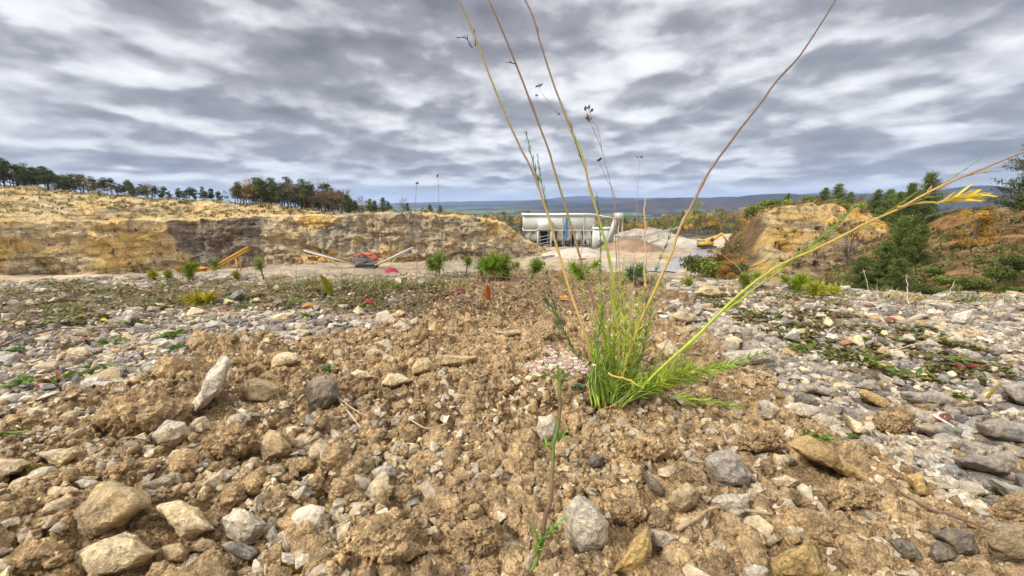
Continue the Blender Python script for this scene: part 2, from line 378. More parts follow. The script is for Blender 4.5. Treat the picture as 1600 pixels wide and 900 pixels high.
# hero stones traced from the photograph: outline (pixels), tone, label
H = []
def hs(tone, label, pts, th=0.75): H.append((tone, label, [(pts[i], pts[i + 1]) for i in range(0, len(pts), 2)], th))
hs('tan', 'large tan block with a long flat top, above the biggest pale stone', [103,809,157,759,176,755,213,761,237,775,235,788,171,831,139,847,117,836])
hs('cream', 'biggest pale cream stone, low in the picture below the large tan block', [111,865,149,844,195,831,213,836,248,863,240,885,219,903,160,912,125,910,117,881])
hs('cream', 'pale wedge shaped stone between the large tan block and the rounded grey stone', [245,791,283,784,307,793,317,809,341,828,291,849,283,844,267,817])
hs('cream2', 'smooth faceted grey and cream stone beside the pale wedge shaped stone', [344,812,365,795,384,796,420,817,416,833,392,849,373,847,355,836])
hs('cream', 'pale stone cut by the picture edge below a green grass blade', [-22,720,0,716,35,716,47,724,35,737,0,752,-20,750])
hs('cream', 'pointed cream stone with a flat top and a shaded right end, on the left soil', [57,708,117,696,125,705,117,717,93,732,77,723])
hs('cream', 'pale lump under the stone cut by the picture edge', [5,769,21,751,43,743,51,753,40,767,16,777])
hs('cream2', 'cream stone with a dark patch below the tall slanted slab', [231,680,262,655,290,660,297,680,270,700,245,695])
hs('cream', 'small cream stone just below the stone with the dark patch', [261,717,267,703,299,701,304,709,293,717])
hs('white', 'thin whitish flat stone above the large tan block', [112,753,128,748,157,752,157,760,128,763])
hs('cream', 'low cream stone to the upper left of the large tan block', [72,772,83,760,117,761,123,767,107,775,75,780])
hs('tan', 'tan stone wedged against the biggest pale stone', [251,855,283,848,293,863,291,879,261,881])
hs('tan', 'small tan stone below the pale wedge shaped stone', [293,863,315,840,336,844,343,857,315,865])
hs('grey', 'greyish stone below the smooth faceted stone', [344,852,360,845,395,855,405,865,397,881,373,873])
hs('white', 'whitish squarish stone beside an ochre mossy smear at the lower edge', [440,863,469,864,471,887,451,889,437,879])
hs('grey', 'narrow grey stone leaning on the smooth faceted stone', [416,840,427,820,445,847,440,860,424,855])
hs('white', 'small white stone alone on the soil, above a tan pointed chip', [579,737,597,727,613,727,619,743,605,752,587,751])
hs('tan', 'small tan pointed chip under the lone white stone', [595,757,616,759,617,777,605,784])
hs('tan', 'tan soil dusted stone left of the middle, below the cream rounded stone', [400,690,421,671,440,676,455,697,450,716,412,722])
hs('cream2', 'tall slanted grey slab standing on edge in the left soil', [295,661,299,632,312,608,328,580,349,556,357,561,354,587,344,614,328,629,310,648], 0.9)
hs('ochre2', 'smooth rounded cream yellow stone right of the tall slanted slab', [375,612,381,598,398,591,420,594,436,606,434,624,416,632,390,632])
hs('dark', 'dark brown grey stone standing beside a dry forked twig', [479,637,481,601,492,589,510,583,529,595,533,624,515,637,500,645])
hs('cream', 'tan stone with a dark lower side, up from the rounded cream yellow stone', [422,577,425,559,437,551,463,552,473,564,447,577])
hs('cream', 'little cream stone right of the middle soil ridge, above the pointed cream stone', [597,561,602,552,618,559,619,569,607,569])
hs('ochre2', 'upright sandy stone touching the long flat slab', [643,574,652,561,668,559,676,566,673,580,657,587,644,587])
hs('cream', 'pointed cream yellow stone in the middle of the soil', [589,603,610,582,626,585,644,595,610,608])
hs('cream', 'low cream stone left of the pointed cream yellow one', [546,584,557,577,573,580,584,590,557,597])
hs('ochre2', 'long flat yellowish slab lying on the soil left of the tall plant', [677,559,683,553,746,556,749,559,728,572,683,572])
hs('cream', 'thin pale flat stone on the soil behind the flower stalk', [775,519,809,514,816,521,788,526])
hs('cream2', 'biggest upright cream stone with a tan lower half, right of the flower stalk foot', [879,791,905,773,929,785,951,817,948,857,908,868,884,857])
hs('ochre', 'pointed ochre stone rising from the lower edge beside the biggest upright stone', [940,908,972,865,999,833,1013,821,1020,847,1015,879,999,908])
hs('cream2', 'flat pale chip leaning behind the pointed ochre stone', [1017,827,1041,829,1063,841,1039,863,1020,857])
hs('grey', 'blocky grey stone with a flat cream top, on the soil right of the tall plant', [1101,719,1111,711,1140,703,1161,719,1176,745,1164,764,1140,765,1119,759])
hs('cream2', 'rough edged pale plate of stone below the blocky grey stone', [1108,783,1124,772,1169,771,1175,804,1159,812,1129,804], 0.45)
hs('tan', 'rounded tan lump left of the rough edged pale plate', [1039,788,1047,769,1073,753,1092,764,1089,788,1060,809])
hs('dark', 'dark slanting sliver of stone left of the rounded tan lump', [999,729,1020,743,1041,767,1039,780,1015,767])
hs('dark', 'small dark grey stone in the soil below the tall plant', [913,724,929,711,943,711,940,727,924,735])
hs('ochre', 'large ochre slab with a sharp ridge, below a green seedling on the right soil', [1228,695,1260,677,1297,700,1340,732,1356,751,1340,757,1300,737,1260,713])
hs('ochre', 'tan pyramid shaped stone at the lower edge, right of the middle', [1190,910,1199,879,1228,860,1265,841,1281,868,1295,900,1260,910])
hs('dark', 'dark grey stone with a pale cap near the lower right', [1388,844,1409,840,1433,855,1449,881,1415,879,1399,863])
hs('dark', 'rounded dark grey stone between two darker neighbours at the lower right', [1449,865,1463,844,1484,852,1500,873,1473,884,1455,879])
hs('dark', 'broad dark grey stone touching the big tan boulder', [1455,831,1487,823,1516,831,1532,865,1521,876,1495,873])
hs('tan', 'big tan boulder cut by the right edge of the picture', [1540,847,1561,823,1615,812,1622,881,1553,883])
hs('ochre2', 'low sandy stone up from the dark grey stone with a pale cap', [1351,815,1367,812,1396,824,1377,831])
hs('ochre', 'upright ochre chip on the slope below the grey slabs', [1415,743,1441,737,1451,777,1433,777])
hs('grey', 'long grey stone with a pale edge, sloping out of the picture on the right', [1548,748,1580,756,1625,770,1625,800,1575,788,1559,767])
hs('grey', 'broad lichen spotted grey slab on the right slope', [1487,716,1521,711,1580,705,1591,721,1596,750,1553,740,1500,729])
hs('grey', 'long grey slab with a dark broken front, right of the tall plant', [1246,601,1256,598,1309,608,1310,624,1280,618,1248,610])
hs('ochre', 'ochre yellow slab tilted among the grey gravel', [1336,611,1348,608,1382,624,1395,637,1387,641,1353,626])
hs('white', 'largest whitish boulder on the far right gravel', [1484,503,1490,490,1519,484,1524,496,1513,509,1490,509])
hs('cream2', 'long flat pale stone left of the whitish boulder', [1400,501,1442,489,1456,492,1437,502])
hs('grey', 'rounded grey pebble stacked against a cream one in the green cover', [1343,538,1364,530,1373,534,1364,544,1345,545])
hs('ochre2', 'angular cream stone beside the rounded grey pebble', [1365,551,1379,539,1397,551,1390,559])
hs('grey', 'wide pale grey slab lying in the grey gravel', [1403,614,1437,611,1469,614,1495,627,1482,637,1442,637,1416,624])
hs('grey', 'pale grey stone next to a yellow upright leaf on the right', [1495,637,1529,632,1545,648,1505,652])
hs('cream2', 'white grey stone beside a dry reddish twig, right of the tall plant', [1185,627,1196,624,1222,640,1206,658,1183,656])
hs('cream2', 'pale stone below the long grey slab', [1225,634,1253,627,1285,643,1272,653,1227,650])
hs('grey', 'dark topped grey stone behind the tilted ochre slab', [1332,605,1351,593,1369,595,1380,611,1364,613])
hs('ochre2', 'reddish tan rock on the plateau rim behind the tall plant', [1085,458,1099,446,1117,447,1138,462,1110,468])
hs('white', 'white rough stone among the green rosettes on the left', [120,605,135,590,155,589,158,597,146,608,128,608])
hs('cream', 'wide pale stone in the left gravel', [95,558,110,543,135,541,145,553,120,566])
hs('cream2', 'flat whitish stone in the gravel left of the soil ridge', [449,519,466,513,489,519,471,528])
hs('cream', 'long pale stone on the far gravel edge', [417,498,442,488,460,490,458,502,426,502])
hs('cream', 'upright pale stone in the gravel strip behind the soil ridge', [551,487,560,477,571,489,560,495])
hs('ochre2', 'yellowish flat stone in the gravel strip behind the soil ridge', [605,494,626,484,635,488,623,499])
hs('cream2', 'pinkish grey stone standing right behind the flower stalk', [838,668,842,652,862,648,872,660,868,690,845,693])
hs('grey', 'big dark edged slab at the right margin above the lichen spotted slab', [1520,660,1560,655,1625,668,1625,700,1580,692,1535,680])
hs('grey', 'low grey slab in the right slope gravel below the pale grey stone', [1430,665,1470,660,1510,672,1500,690,1450,686])
hs('grey', 'flat pale stone crossing the right margin of the slope', [1560,600,1600,595,1640,610,1635,640,1590,635])
hs('cream', 'pale stone on the soil slope left of the green seedling', [1205,748,1230,742,1250,750,1238,764,1212,764])
hs('cream2', 'white stone in the gravel right of the long feathery leaf', [1125,552,1165,545,1205,545,1215,562,1165,575,1130,568])
# soil clods, traced the same way
K = []
def ks(label, pts): K.append(('soil', label, [(pts[i], pts[i + 1]) for i in range(0, len(pts), 2)], 0.8))
ks('big crumbly soil clod in the middle of the lower edge', [545,835,570,812,610,806,645,825,662,860,640,885,590,890,555,870])
ks('crumbly soil clod below the tall slanted slab', [318,690,340,668,375,662,405,680,400,705,365,720,330,712])
ks('wide flat clod of tan soil behind the pointed cream stone on the left', [150,655,185,620,235,612,285,640,290,670,240,685,180,680])
ks('soil clod at the foot of the grey slabs on the right', [1365,655,1385,640,1410,636,1428,650,1425,672,1390,682,1368,672])
ks('long soil clod below the ochre slab on the right', [1290,770,1320,750,1365,762,1375,790,1340,800,1300,795])
ks('soil clod right of the biggest upright cream stone', [955,800,975,780,1005,785,1015,808,990,822,962,820])
ks('soil clod left of the flower stalk foot', [700,842,730,812,775,815,785,845,760,872,715,868])
ks('soil clod at the lower edge under the flower stalk', [730,900,745,875,775,872,790,895,780,915,740,915])
ks('soil clod in the lower right corner beside the dark stones', [1535,800,1560,780,1600,775,1620,800,1600,815,1555,818])
ks('soil clod above the dark slanting sliver', [965,700,990,680,1040,685,1060,705,1030,722,985,718])
ks('soil clod with fine roots left of the ochre slab', [1150,690,1175,668,1215,672,1225,695,1200,712,1165,708])
ks('tan clod at the lower left corner', [10,880,40,850,95,845,110,875,90,905,30,910])
ks('tan clod below the greyish stone on the left', [300,880,325,862,365,868,385,885,370,905,310,908])
TONE = dict(cream=(0.80, 0.66, 0.43), cream2=(0.76, 0.68, 0.54), white=(0.80, 0.76, 0.68), tan=(0.64, 0.49, 0.29), grey=(0.47, 0.43, 0.37),
            dark=(0.24, 0.21, 0.17), ochre=(0.68, 0.48, 0.20), ochre2=(0.74, 0.58, 0.33), soil=(0.36, 0.25, 0.14))
FOOT = []
for tn, lb, pts, th in H + K:
    a = np.array(pts, float); c = a.mean(0); bi = a[:, 1].argmax(); by = a[bi, 1]
    b = hit(c[0], min(by, 893) - (by - c[1]) * 0.15); wpx = np.ptp(a[:, 0]); hpx = np.ptp(a[:, 1]); dist = b[1] / ray(c[0], by)[1]
    FOOT.append((b, c, wpx / FPX * dist, hpx / FPX * dist, dist))

def detail(x, y):
    """fine relief of soil and gravel; also returns what is needed for colour"""
    soil, moss = zones(x, y); d = np.hypot(x, y)
    wx = x + (vn(x * 40, y * 40, s=3) - 0.5) * 0.012; wy = y + (vn(x * 40, y * 40, s=4) - 0.5) * 0.012
    keep = np.ones(x.shape)
    for (b, c, ww, hh, dist) in FOOT:
        keep *= 1 - 0.8 * np.exp(-(((x - b[0]) / (ww * 0.6)) ** 2 + ((y - b[1]) / (ww * 0.5 + 0.01)) ** 2))
    def dome(s, sc_, amp, pw=0.5):
        f1, f2, cid, ox, oy = voro(wx / sc_, wy / sc_, s)
        e = np.clip((f2 - f1) * 1.6, 0, 1)
        return amp * (e ** pw) * (0.35 + 0.65 * cid), cid, e
    a, ca, ea = dome(11, 0.085, 0.026); b, cb_, eb = dome(12, 0.032, 0.012); c, cc, ec = dome(13, 0.013, 0.0055, 0.6); f, cf, ef = dome(14, 0.0062, 0.0024, 0.6)
    wx2 = x + (fbm(x * 55, y * 55, o=3, s=33) - .5) * .02; wy2 = y + (fbm(x * 55, y * 55, o=3, s=34) - .5) * .02
    rug = (np.abs(2 * fbm(wx2 * 26, wy2 * 26, o=5, s=35, g=0.62) - 1)) * 0.054 + (np.abs(2 * fbm(wx2 * 95, wy2 * 95, o=3, s=36) - 1)) * 0.012
    patch = sstep(0.35, 0.6, fbm(x * 7, y * 7, o=3, s=8))
    hsoil = a * patch * keep * .9 + b * (0.3 + 0.5 * patch) * (0.4 + .6 * keep) + c * .7 + f * .8 - rug * (0.45 + .55 * patch) * (.5 + .5 * keep) + (fbm(x * 160, y * 160, o=3, s=6) - .5) * 0.006
    def shard(s, sc_, amp):
        f1, f2, cid, ox, oy = voro(wx / sc_ * 0.8, wy / sc_ * 1.25, s)
        e = sstep(0.0, 0.22, f2 - f1); tx = (((cid * 57.3) % 1) - 0.5); ty = (((cid * 91.7) % 1) - 0.5)
        return amp * (e * (0.4 + 0.6 * cid) + e * (tx * ox + ty * oy) * 0.9), cid, e
    g1, k1, e1 = shard(21, 0.040, 0.014); g2, k2, e2 = shard(22, 0.019, 0.0075)
    big = ((k1 * 31.7) % 1) > 0.45
    hgr = np.where(big, g1, g2 * 1.0) * (0.6 + 0.4 * keep) + (fbm(x * 120, y * 120, o=2, s=16) - .5) * 0.002
    kid = np.where(big, k1, k2); ke = np.where(big, e1, e2)
    h = hsoil * soil + hgr * (1 - soil)
    cav = np.clip(0.35 * eb + 0.4 * ec + 0.25 * ef, 0, 1)
    return h, soil, moss, kid, ke, cb_, cc, patch
def height(x, y):
    return macro(x, y) + detail(x, y)[0]

# build ground mesh on a polar grid around the foot of the camera
nA, nR = 1150, 860
az = np.concatenate([np.linspace(-85, -60, 50)[:-1], np.linspace(-60, 60, nA), np.linspace(60, 85, 50)[1:]]) * math.pi / 180
rr = np.concatenate([np.geomspace(0.13, 1.0, 740), np.geomspace(1.0, 1.25, nR - 739)[1:]])
A_, S_ = np.meshgrid(az, rr, indexing='ij'); D_ = np.where(S_ < 0.999, S_, S_) * edge_d(A_)
X = D_ * np.sin(A_); Y = D_ * np.cos(A_)
hd, soil, moss, kid, ke, cb_, cc, patch = detail(X, Y)
Z = macro(X, Y) + hd
gs = np.stack([kid, (kid * 17.13) % 1, (kid * 43.7) % 1], -1)
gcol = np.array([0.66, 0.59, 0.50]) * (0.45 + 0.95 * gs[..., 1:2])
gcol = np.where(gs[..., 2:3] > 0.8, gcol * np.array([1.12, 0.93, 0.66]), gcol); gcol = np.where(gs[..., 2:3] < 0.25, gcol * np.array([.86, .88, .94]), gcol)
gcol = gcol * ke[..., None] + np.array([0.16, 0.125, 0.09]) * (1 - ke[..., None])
scol = np.array([0.655, 0.475, 0.270]) * (0.62 + 0.7 * (0.5 * cb_ + 0.5 * cc))[..., None]
scol = scol * (1 + 0.22 * (fbm(X * 3.3, Y * 3.3, o=3, s=66)[..., None] - 0.5) * 2)
dk = sstep(0.75, 1.3, Y)[..., None] * 0.45; scol = scol * (1 - dk) + np.array([0.34, 0.25, 0.165]) * dk   # damper, humus-rich soil by the rim
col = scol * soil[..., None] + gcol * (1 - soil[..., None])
bk_ = bank(X, Y)[..., None] * .75 * (1 - soil[..., None]); col = col * (1 - bk_) + np.array([0.30, 0.225, 0.145]) * (.6 + .8 * cc[..., None]) * bk_
mm = (moss * (1 - soil * 0.7))[..., None] * 0.55 * (fbm(X * 50, Y * 50, o=2, s=77)[..., None] > 0.48); col = col * (1 - mm) + np.array([0.13, 0.135, 0.045]) * mm
n1, n2 = X.shape; idx = np.arange(n1 * n2).reshape(n1, n2)
F = np.stack([idx[:-1, :-1], idx[1:, :-1], idx[1:, 1:], idx[:-1, 1:]], -1).reshape(-1, 4)[:, ::-1]
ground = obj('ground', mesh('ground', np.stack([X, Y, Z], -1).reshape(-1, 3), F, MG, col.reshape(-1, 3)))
tag(ground, 'loose tan soil and pale gravel of the plateau in front', None, kind='structure')

# ------------------------------------------------------------------ stones
def hull_rock(P, bev, cuts=2, nz=0.05, seed=0, size=1.0, lump=False):
    bm = bmesh.new()
    for p in P: bm.verts.new(p)
    r = bmesh.ops.convex_hull(bm, input=bm.verts)
    bmesh.ops.delete(bm, geom=[v for v in bm.verts if not v.link_faces], context='VERTS')
    bmesh.ops.dissolve_limit(bm, angle_limit=R(9), verts=bm.verts, edges=bm.edges)
    try: bmesh.ops.bevel(bm, geom=bm.edges[:], offset=bev * size, segments=2, affect='EDGES', profile=0.6, clamp_overlap=True)
    except Exception: pass
    bmesh.ops.triangulate(bm, faces=bm.faces)
    for it in range(cuts):
        long = [e for e in bm.edges if e.calc_length() > size * (0.16 if it == 0 else 0.09 if it == 1 else 0.05 if it < 3 or not lump else 0.025)]
        if long: bmesh.ops.subdivide_edges(bm, edges=long, cuts=1, use_grid_fill=False); bmesh.ops.triangulate(bm, faces=bm.faces)
    bmesh.ops.recalc_face_normals(bm, faces=bm.faces)
    bm.verts.ensure_lookup_table(); bm.normal_update()
    V = np.array([v.co[:] for v in bm.verts]); Nn = np.array([v.normal[:] for v in bm.verts])
    T = np.array([[v.index for v in f.verts] for f in bm.faces]) if all(True for _ in bm.faces) else None
    bm.verts.index_update(); T = np.array([[v.index for v in f.verts] for f in bm.faces]); bm.free()
    q = V / size * 3.2 + seed * 3.7
    if lump:
        f = fbm(q[:, 0] * 2.2, q[:, 1] * 2.2, q[:, 2] * 2.2, 4, seed % 97, 0.62); rid = 1 - np.abs(2 * vn(q[:, 0] * 3.1, q[:, 1] * 3.1, q[:, 2] * 3.1, 5) - 1)
        rg2 = np.abs(2 * fbm(q[:, 0] * 4, q[:, 1] * 4, q[:, 2] * 4, 4, 15, .6) - 1); V = V + Nn * ((f - 0.5) * 0.30 - (rg2 - .2) * 0.16)[:, None] * size
    else:
        f = fbm(q[:, 0], q[:, 1], q[:, 2], 4, seed % 97, 0.6); st_ = q[:, 2] * 1.1 + q[:, 0] * .5; lm = np.abs((st_ % 1) - .5); V = V + Nn * ((f - 0.5) * nz * 2 * size - (lm < .05) * (f > .5) * .018 * size)[:, None]
    return V, T
rot_seed = 0
def traced(k, item, foot):
    tn, lb, pts, th = item; b, c, ww, hh, dist = foot; a = np.array(pts, float)
    r = np.random.default_rng(100 + k); size = max(ww, hh)
    dep = th * min(ww, hh) * 1.0 + 0.12 * size; s = dist + dep * 0.15
    P = []
    def pt(q, off):
        d = ray(*q); return np.array([0, 0, CAMZ]) + d * (s + off)
    fc = c + np.array([0, 0.12 * np.ptp(a[:, 1])])
    for q in a: P.append(pt(q, r.uniform(-0.12, 0.1) * dep))
    for q in a[::1]:
        f = r.uniform(0.45, 0.72); P.append(pt(c + (q - c) * f + r.normal(0, 2, 2) * 0.3, -dep * r.uniform(0.36, 0.52)))
        P.append(pt(c + (q - c) * r.uniform(0.6, 0.85), dep * r.uniform(0.55, 0.8)))
    P = np.array(P); base = np.array([b[0], b[1], b[2]])
    soilish = tn == 'soil'
    V, T = hull_rock(P - base, 0.022 if not soilish else 0.08, 5 if soilish else 4, 0.085, k + 1, size, soilish)
    if soilish:
        q = V; cid = voro(q[:, 0] / 0.011 + q[:, 2] / 0.02, q[:, 1] / 0.011 + q[:, 2] / 0.011, 5)[2]
        colr = np.array([0.655, 0.475, 0.270]) * (0.75 + 0.5 * cid)[:, None]
    else: colr = np.tile(TONE[tn], (len(V), 1)) * r.uniform(0.92, 1.08)
    if soilish:
        o = obj('soil_clod', mesh('soil_clod', V, T, MG, colr), None, base); tag(o, lb, 'soil clod', 'crumbly clods of soil')
    else:
        o = obj('stone', mesh('stone', V, T, MS, colr), None, base); tag(o, lb, 'stone', 'larger stones on the plateau')
    return o
for k, (it, ft) in enumerate(zip(H + K, FOOT)): traced(k, it, ft)

# prototypes of smaller stones (unit size) for the 220 medium ones and the gravel
def proto_pts(r, flat):
    n = r.integers(7, 12); P = r.normal(0, 1, (n, 3)); P /= np.linalg.norm(P, axis=1)[:, None]
    P = np.sign(P) * np.abs(P) ** 0.75; return P * np.array([0.5, 0.36 * r.uniform(.8, 1.2), flat * 0.5])
PR = []
for i in range(18):
    r = np.random.default_rng(500 + i); V, T = hull_rock(proto_pts(r, r.uniform(0.35, 0.85)), 0.02, 3, 0.045, 300 + i, 1.0); PR.append((V, T, mesh('stone', V, T, MS, np.ones((len(V), 3)))))
PS = []   # tiny stones: hull only
for i in range(16):
    r = np.random.default_rng(800 + i); V, T = hull_rock(proto_pts(r, r.uniform(0.3, 0.8)), 0.07, 0, 0.0, 1, 1.0); PS.append((V, T))
def icos(n):
    bm = bmesh.new(); bmesh.ops.create_icosphere(bm, subdivisions=n, radius=0.5); V = np.array([v.co[:] for v in bm.verts]); T = np.array([[v.index for v in f.verts] for f in bm.faces]); bm.free(); return V, T
PC = []
IV, IT = icos(2)
for i in range(14):
    q = IV * 2.3 + i * 7.7; f = fbm(q[:, 0] * 1.6, q[:, 1] * 1.6, q[:, 2] * 1.6, 3, i, 0.6)
    rg_ = np.abs(2 * vn(q[:, 0] * 2.6, q[:, 1] * 2.6, q[:, 2] * 2.6, i + 40) - 1)
    V = IV * (0.45 + 0.95 * f + .3 * rg_)[:, None] * np.array([1, np.random.default_rng(i).uniform(.6, 1), np.random.default_rng(i + 9).uniform(.5, .95)]); PC.append((V, IT))
PB = []; IV3, IT3 = icos(4)
for i in range(9):
    q = IV3 * 2.6 + i * 9.1; f = fbm(q[:, 0] * 1.3, q[:, 1] * 1.3, q[:, 2] * 1.3, 5, i + 60, 0.66); rg_ = np.abs(2 * fbm(q[:, 0] * 2.7, q[:, 1] * 2.7, q[:, 2] * 2.7, 3, i + 80) - 1)
    V = IV3 * (0.35 + 1.25 * f + .45 * rg_)[:, None] * np.array([1, np.random.default_rng(i).uniform(.65, 1), np.random.default_rng(i + 9).uniform(.5, .85)]); PB.append((V, IT3))
def visible_ground_px(n, r, f):
    """n random points of the picture's ground area that pass f(px, py)"""
    o = []
    while len(o) < n:
        px = r.uniform(-60, 1660); py = r.uniform(440, 905)
        if f(px, py): o.append((px, py))
    return o
hc = np.array([(*np.array(p).mean(0), np.ptp(np.array(p)[:, 0]), np.ptp(np.array(p)[:, 1])) for _, _, p, _ in H + K])
def clear(px, py, m=0.62): return not np.any((np.abs(hc[:, 0] - px) < hc[:, 2] * m + 6) & (np.abs(hc[:, 1] - py) < hc[:, 3] * m + 4))
def fast_hits(PX):
    PX = np.array(PX); a = (PX[:, 0] - 800) / FPX; b = (450 - PX[:, 1]) / FPX; D = np.stack([a, CP + b * SP, -SP + b * CP], 1)
    s = -CAMZ / D[:, 2]
    for _ in range(4):
        z = macro(D[:, 0] * s, D[:, 1] * s); s = (z - CAMZ) / D[:, 2]
    return D[:, 0] * s, D[:, 1] * s, s
r = np.random.default_rng(42); placed = 0; pts = []
tries = 0
while len(pts) < 226 and tries < 9000:
    tries += 1; px = r.uniform(-20, 1620); py = r.uniform(462, 890)
    if not clear(px, py): continue
    if 900 < px < 1010 and 560 < py < 660: continue
    if any(abs(px - q[0]) < 24 and abs(py - q[1]) < 11 for q in pts): continue
    pts.append((px, py))
gx, gy, gss = fast_hits(pts); so, mo = zones(gx, gy); gz = height(gx, gy)
kinds_used = set()
for i, (px, py) in enumerate(pts):
    V, T, me = PR[i % len(PR)]; soilz = so[i] > 0.5
    wpx = r.uniform(14, 34) * (0.6 + 0.9 * (py - 440) / 450) * (1.0 if soilz else 1.15)
    s = wpx / FPX * gss[i]
    tn = r.choice(['cream', 'tan', 'cream2', 'grey', 'soil'], p=[.38, .2, .24, .08, .10]) if soilz else r.choice(['cream2', 'grey', 'white', 'cream', 'dark'], p=[.28, .36, .16, .12, .08])
    o = obj('stone', me, None, (gx[i], gy[i], gz[i] + s * 0.06)); o.scale = (s, s, s * r.uniform(.8, 1.1)); o.rotation_euler = (r.normal(0, .25), r.normal(0, .25), r.uniform(0, 6.28))
    tw = {'cream': 'cream', 'tan': 'tan', 'cream2': 'pale greyish', 'grey': 'grey', 'white': 'whitish', 'dark': 'dark grey', 'soil': 'brown soil dusted'}[tn]
    if soilz: where = 'in the soil ' + ('left of the flower' if px < 700 else 'around the tall plant' if px < 1050 else 'right of the tall plant')
    else: where = 'in the gravel ' + ('left of the soil' if px < 600 else 'behind the tall plant' if px < 1150 else 'right of the soil')
    sz = 'very small' if wpx < 16 else 'small' if wpx < 24 else 'middling'
    if py < 560: where += ', toward the rim'
    elif py > 760: where += ', lower edge'
    o.color = (*(np.array(TONE[tn]) * r.uniform(.85, 1.12)), 1)
    tag(o, f'{sz} {tw} stone {where}', 'stone', 'smaller stones scattered on the plateau')

def scatter(protos, x, y, z, s, tilt, colr, r, flat=1.0):
    """merge many little lumps into one mesh"""
    Vs, Ts, Cs, n = [], [], [], 0
    which = r.integers(0, len(protos), len(x))
    for k, (V, T) in enumerate(protos):
        I = np.where(which == k)[0]
        if not len(I): continue
        m = len(I); a = r.uniform(0, 2 * np.pi, m); tx = r.normal(0, tilt, m); ty = r.normal(0, tilt, m); ca, sa = np.cos(a), np.sin(a)
        W = V[None] * s[I][:, None, None] * np.array([1, 1, flat])
        W = np.stack([W[..., 0], W[..., 1] * np.cos(tx)[:, None] - W[..., 2] * np.sin(tx)[:, None], W[..., 1] * np.sin(tx)[:, None] + W[..., 2] * np.cos(tx)[:, None]], -1)
        W = np.stack([W[..., 0] * np.cos(ty)[:, None] + W[..., 2] * np.sin(ty)[:, None], W[..., 1], -W[..., 0] * np.sin(ty)[:, None] + W[..., 2] * np.cos(ty)[:, None]], -1)
        W = np.stack([W[..., 0] * ca[:, None] - W[..., 1] * sa[:, None], W[..., 0] * sa[:, None] + W[..., 1] * ca[:, None], W[..., 2]], -1)
        W = W + np.stack([x[I], y[I], z[I]], -1)[:, None]
        Vs.append(W.reshape(-1, 3)); Ts.append((T[None] + (np.arange(m) * len(V))[:, None, None]).reshape(-1, 3) + n); n += m * len(V)
        Cs.append(np.repeat(colr[I], len(V), 0))
    return np.concatenate(Vs), np.concatenate(Ts), np.concatenate(Cs)
def offhero(x, y, z, m=0.5):
    """keep loose bits from lying on or in front of the traced stones"""
    P = np.stack([x, y * CP - (z - CAMZ) * SP, y * SP + (z - CAMZ) * CP], 1); px = 800 + FPX * P[:, 0] / P[:, 1]; py = 450 - FPX * P[:, 2] / P[:, 1]
    k = np.ones(len(x), bool)
    for h in hc: k &= ~((np.abs(px - h[0]) < h[2] * m) & (np.abs(py - h[1]) < h[3] * m + 1))
    return k
def fieldpts(n, r, y0=445, y1=1100, bias=1.0):
    px = r.uniform(-250, 1850, n); py = y0 + (y1 - y0) * r.uniform(0, 1, n) ** bias
    return fast_hits(np.stack([px, py], 1))
# gravel
r = np.random.default_rng(1); x, y, s_ = fieldpts(46000, r); so, mo = zones(x, y)
keep = (r.uniform(0, 1, len(x)) < np.where(so > .5, 0.46 + 0.3 * ((x < -0.12) & (y < .55)), 0.95 - .55 * bank(x, y))); x, y, s_, so = x[keep], y[keep], s_[keep], so[keep]
sz = np.exp(r.normal(math.log(0.0125), 0.48, len(x))) * np.where(so > .5, 0.85, 1.0) * (0.7 + 0.3 * np.clip(s_, 0, 1.6))
z = height(x, y) + sz * 0.1
tn = r.integers(0, 5, len(x)); TT = np.array([TONE['cream2'], TONE['grey'], TONE['white'], TONE['cream'], (0.34, 0.32, 0.30)]); cg = TT[tn] * r.uniform(.8, 1.2, (len(x), 1))
cg = np.where((so > .5)[:, None], np.array(TONE['cream']) * .5 + cg * .5, cg)
kp = offhero(x, y, z); x, y, z, sz, cg = x[kp], y[kp], z[kp], sz[kp], cg[kp]
V, T, Cc = scatter(PS, x, y, z, sz, 0.35, cg, r)
tag(obj('gravel', mesh('gravel', V, T, MS, Cc, smooth=False)), 'small angular limestone chips strewn over the plateau', 'gravel', kind='stuff')
# soil crumbs
r = np.random.default_rng(2); x, y, s_ = fieldpts(34000, r, 500, 1150, 1.0); so, mo = zones(x, y)
keep = (so > .4) & (fbm(x * 9, y * 9, o=2, s=60) > 0.36); x, y, s_ = x[keep], y[keep], s_[keep]
sz = np.clip(np.exp(r.normal(math.log(0.0068), 0.45, len(x))) * (0.75 + 0.5 * s_), 0.003, 0.016)
z = height(x, y) + sz * 0.12; cg = np.array([0.655, 0.475, 0.270]) * r.uniform(.6, 1.3, (len(x), 1))
kp = offhero(x, y, z); x, y, z, sz, cg = x[kp], y[kp], z[kp], sz[kp], cg[kp]
V, T, Cc = scatter(PC, x, y, z, sz, 1.2, cg, r)
r = np.random.default_rng(22); x, y, s_ = fieldpts(2600, r, 500, 1150, 1.0); so, mo = zones(x, y); k = (so > .6) & (fbm(x * 6, y * 6, o=2, s=61) > 0.42); x, y, s_ = x[k], y[k], s_[k]
sz = np.exp(r.normal(math.log(0.021), 0.35, len(x))) * (.7 + .4 * s_); z = height(x, y) + sz * .02; k = offhero(x, y, z, .62); x, y, z, sz = x[k], y[k], z[k], sz[k]
cg = np.array([0.655, 0.475, 0.270]) * r.uniform(.75, 1.25, (len(x), 1)); V2, T2, C2 = scatter(PB, x, y, z, sz, .9, cg, r)
V, T, Cc = np.concatenate([V, V2]), np.concatenate([T, T2 + len(V)]), np.concatenate([Cc, C2])
tag(obj('soil_crumbs', mesh('soil_crumbs', V, T, MG, Cc)), 'crumbs of dry tan soil lying loose on the ground', 'soil', kind='stuff')

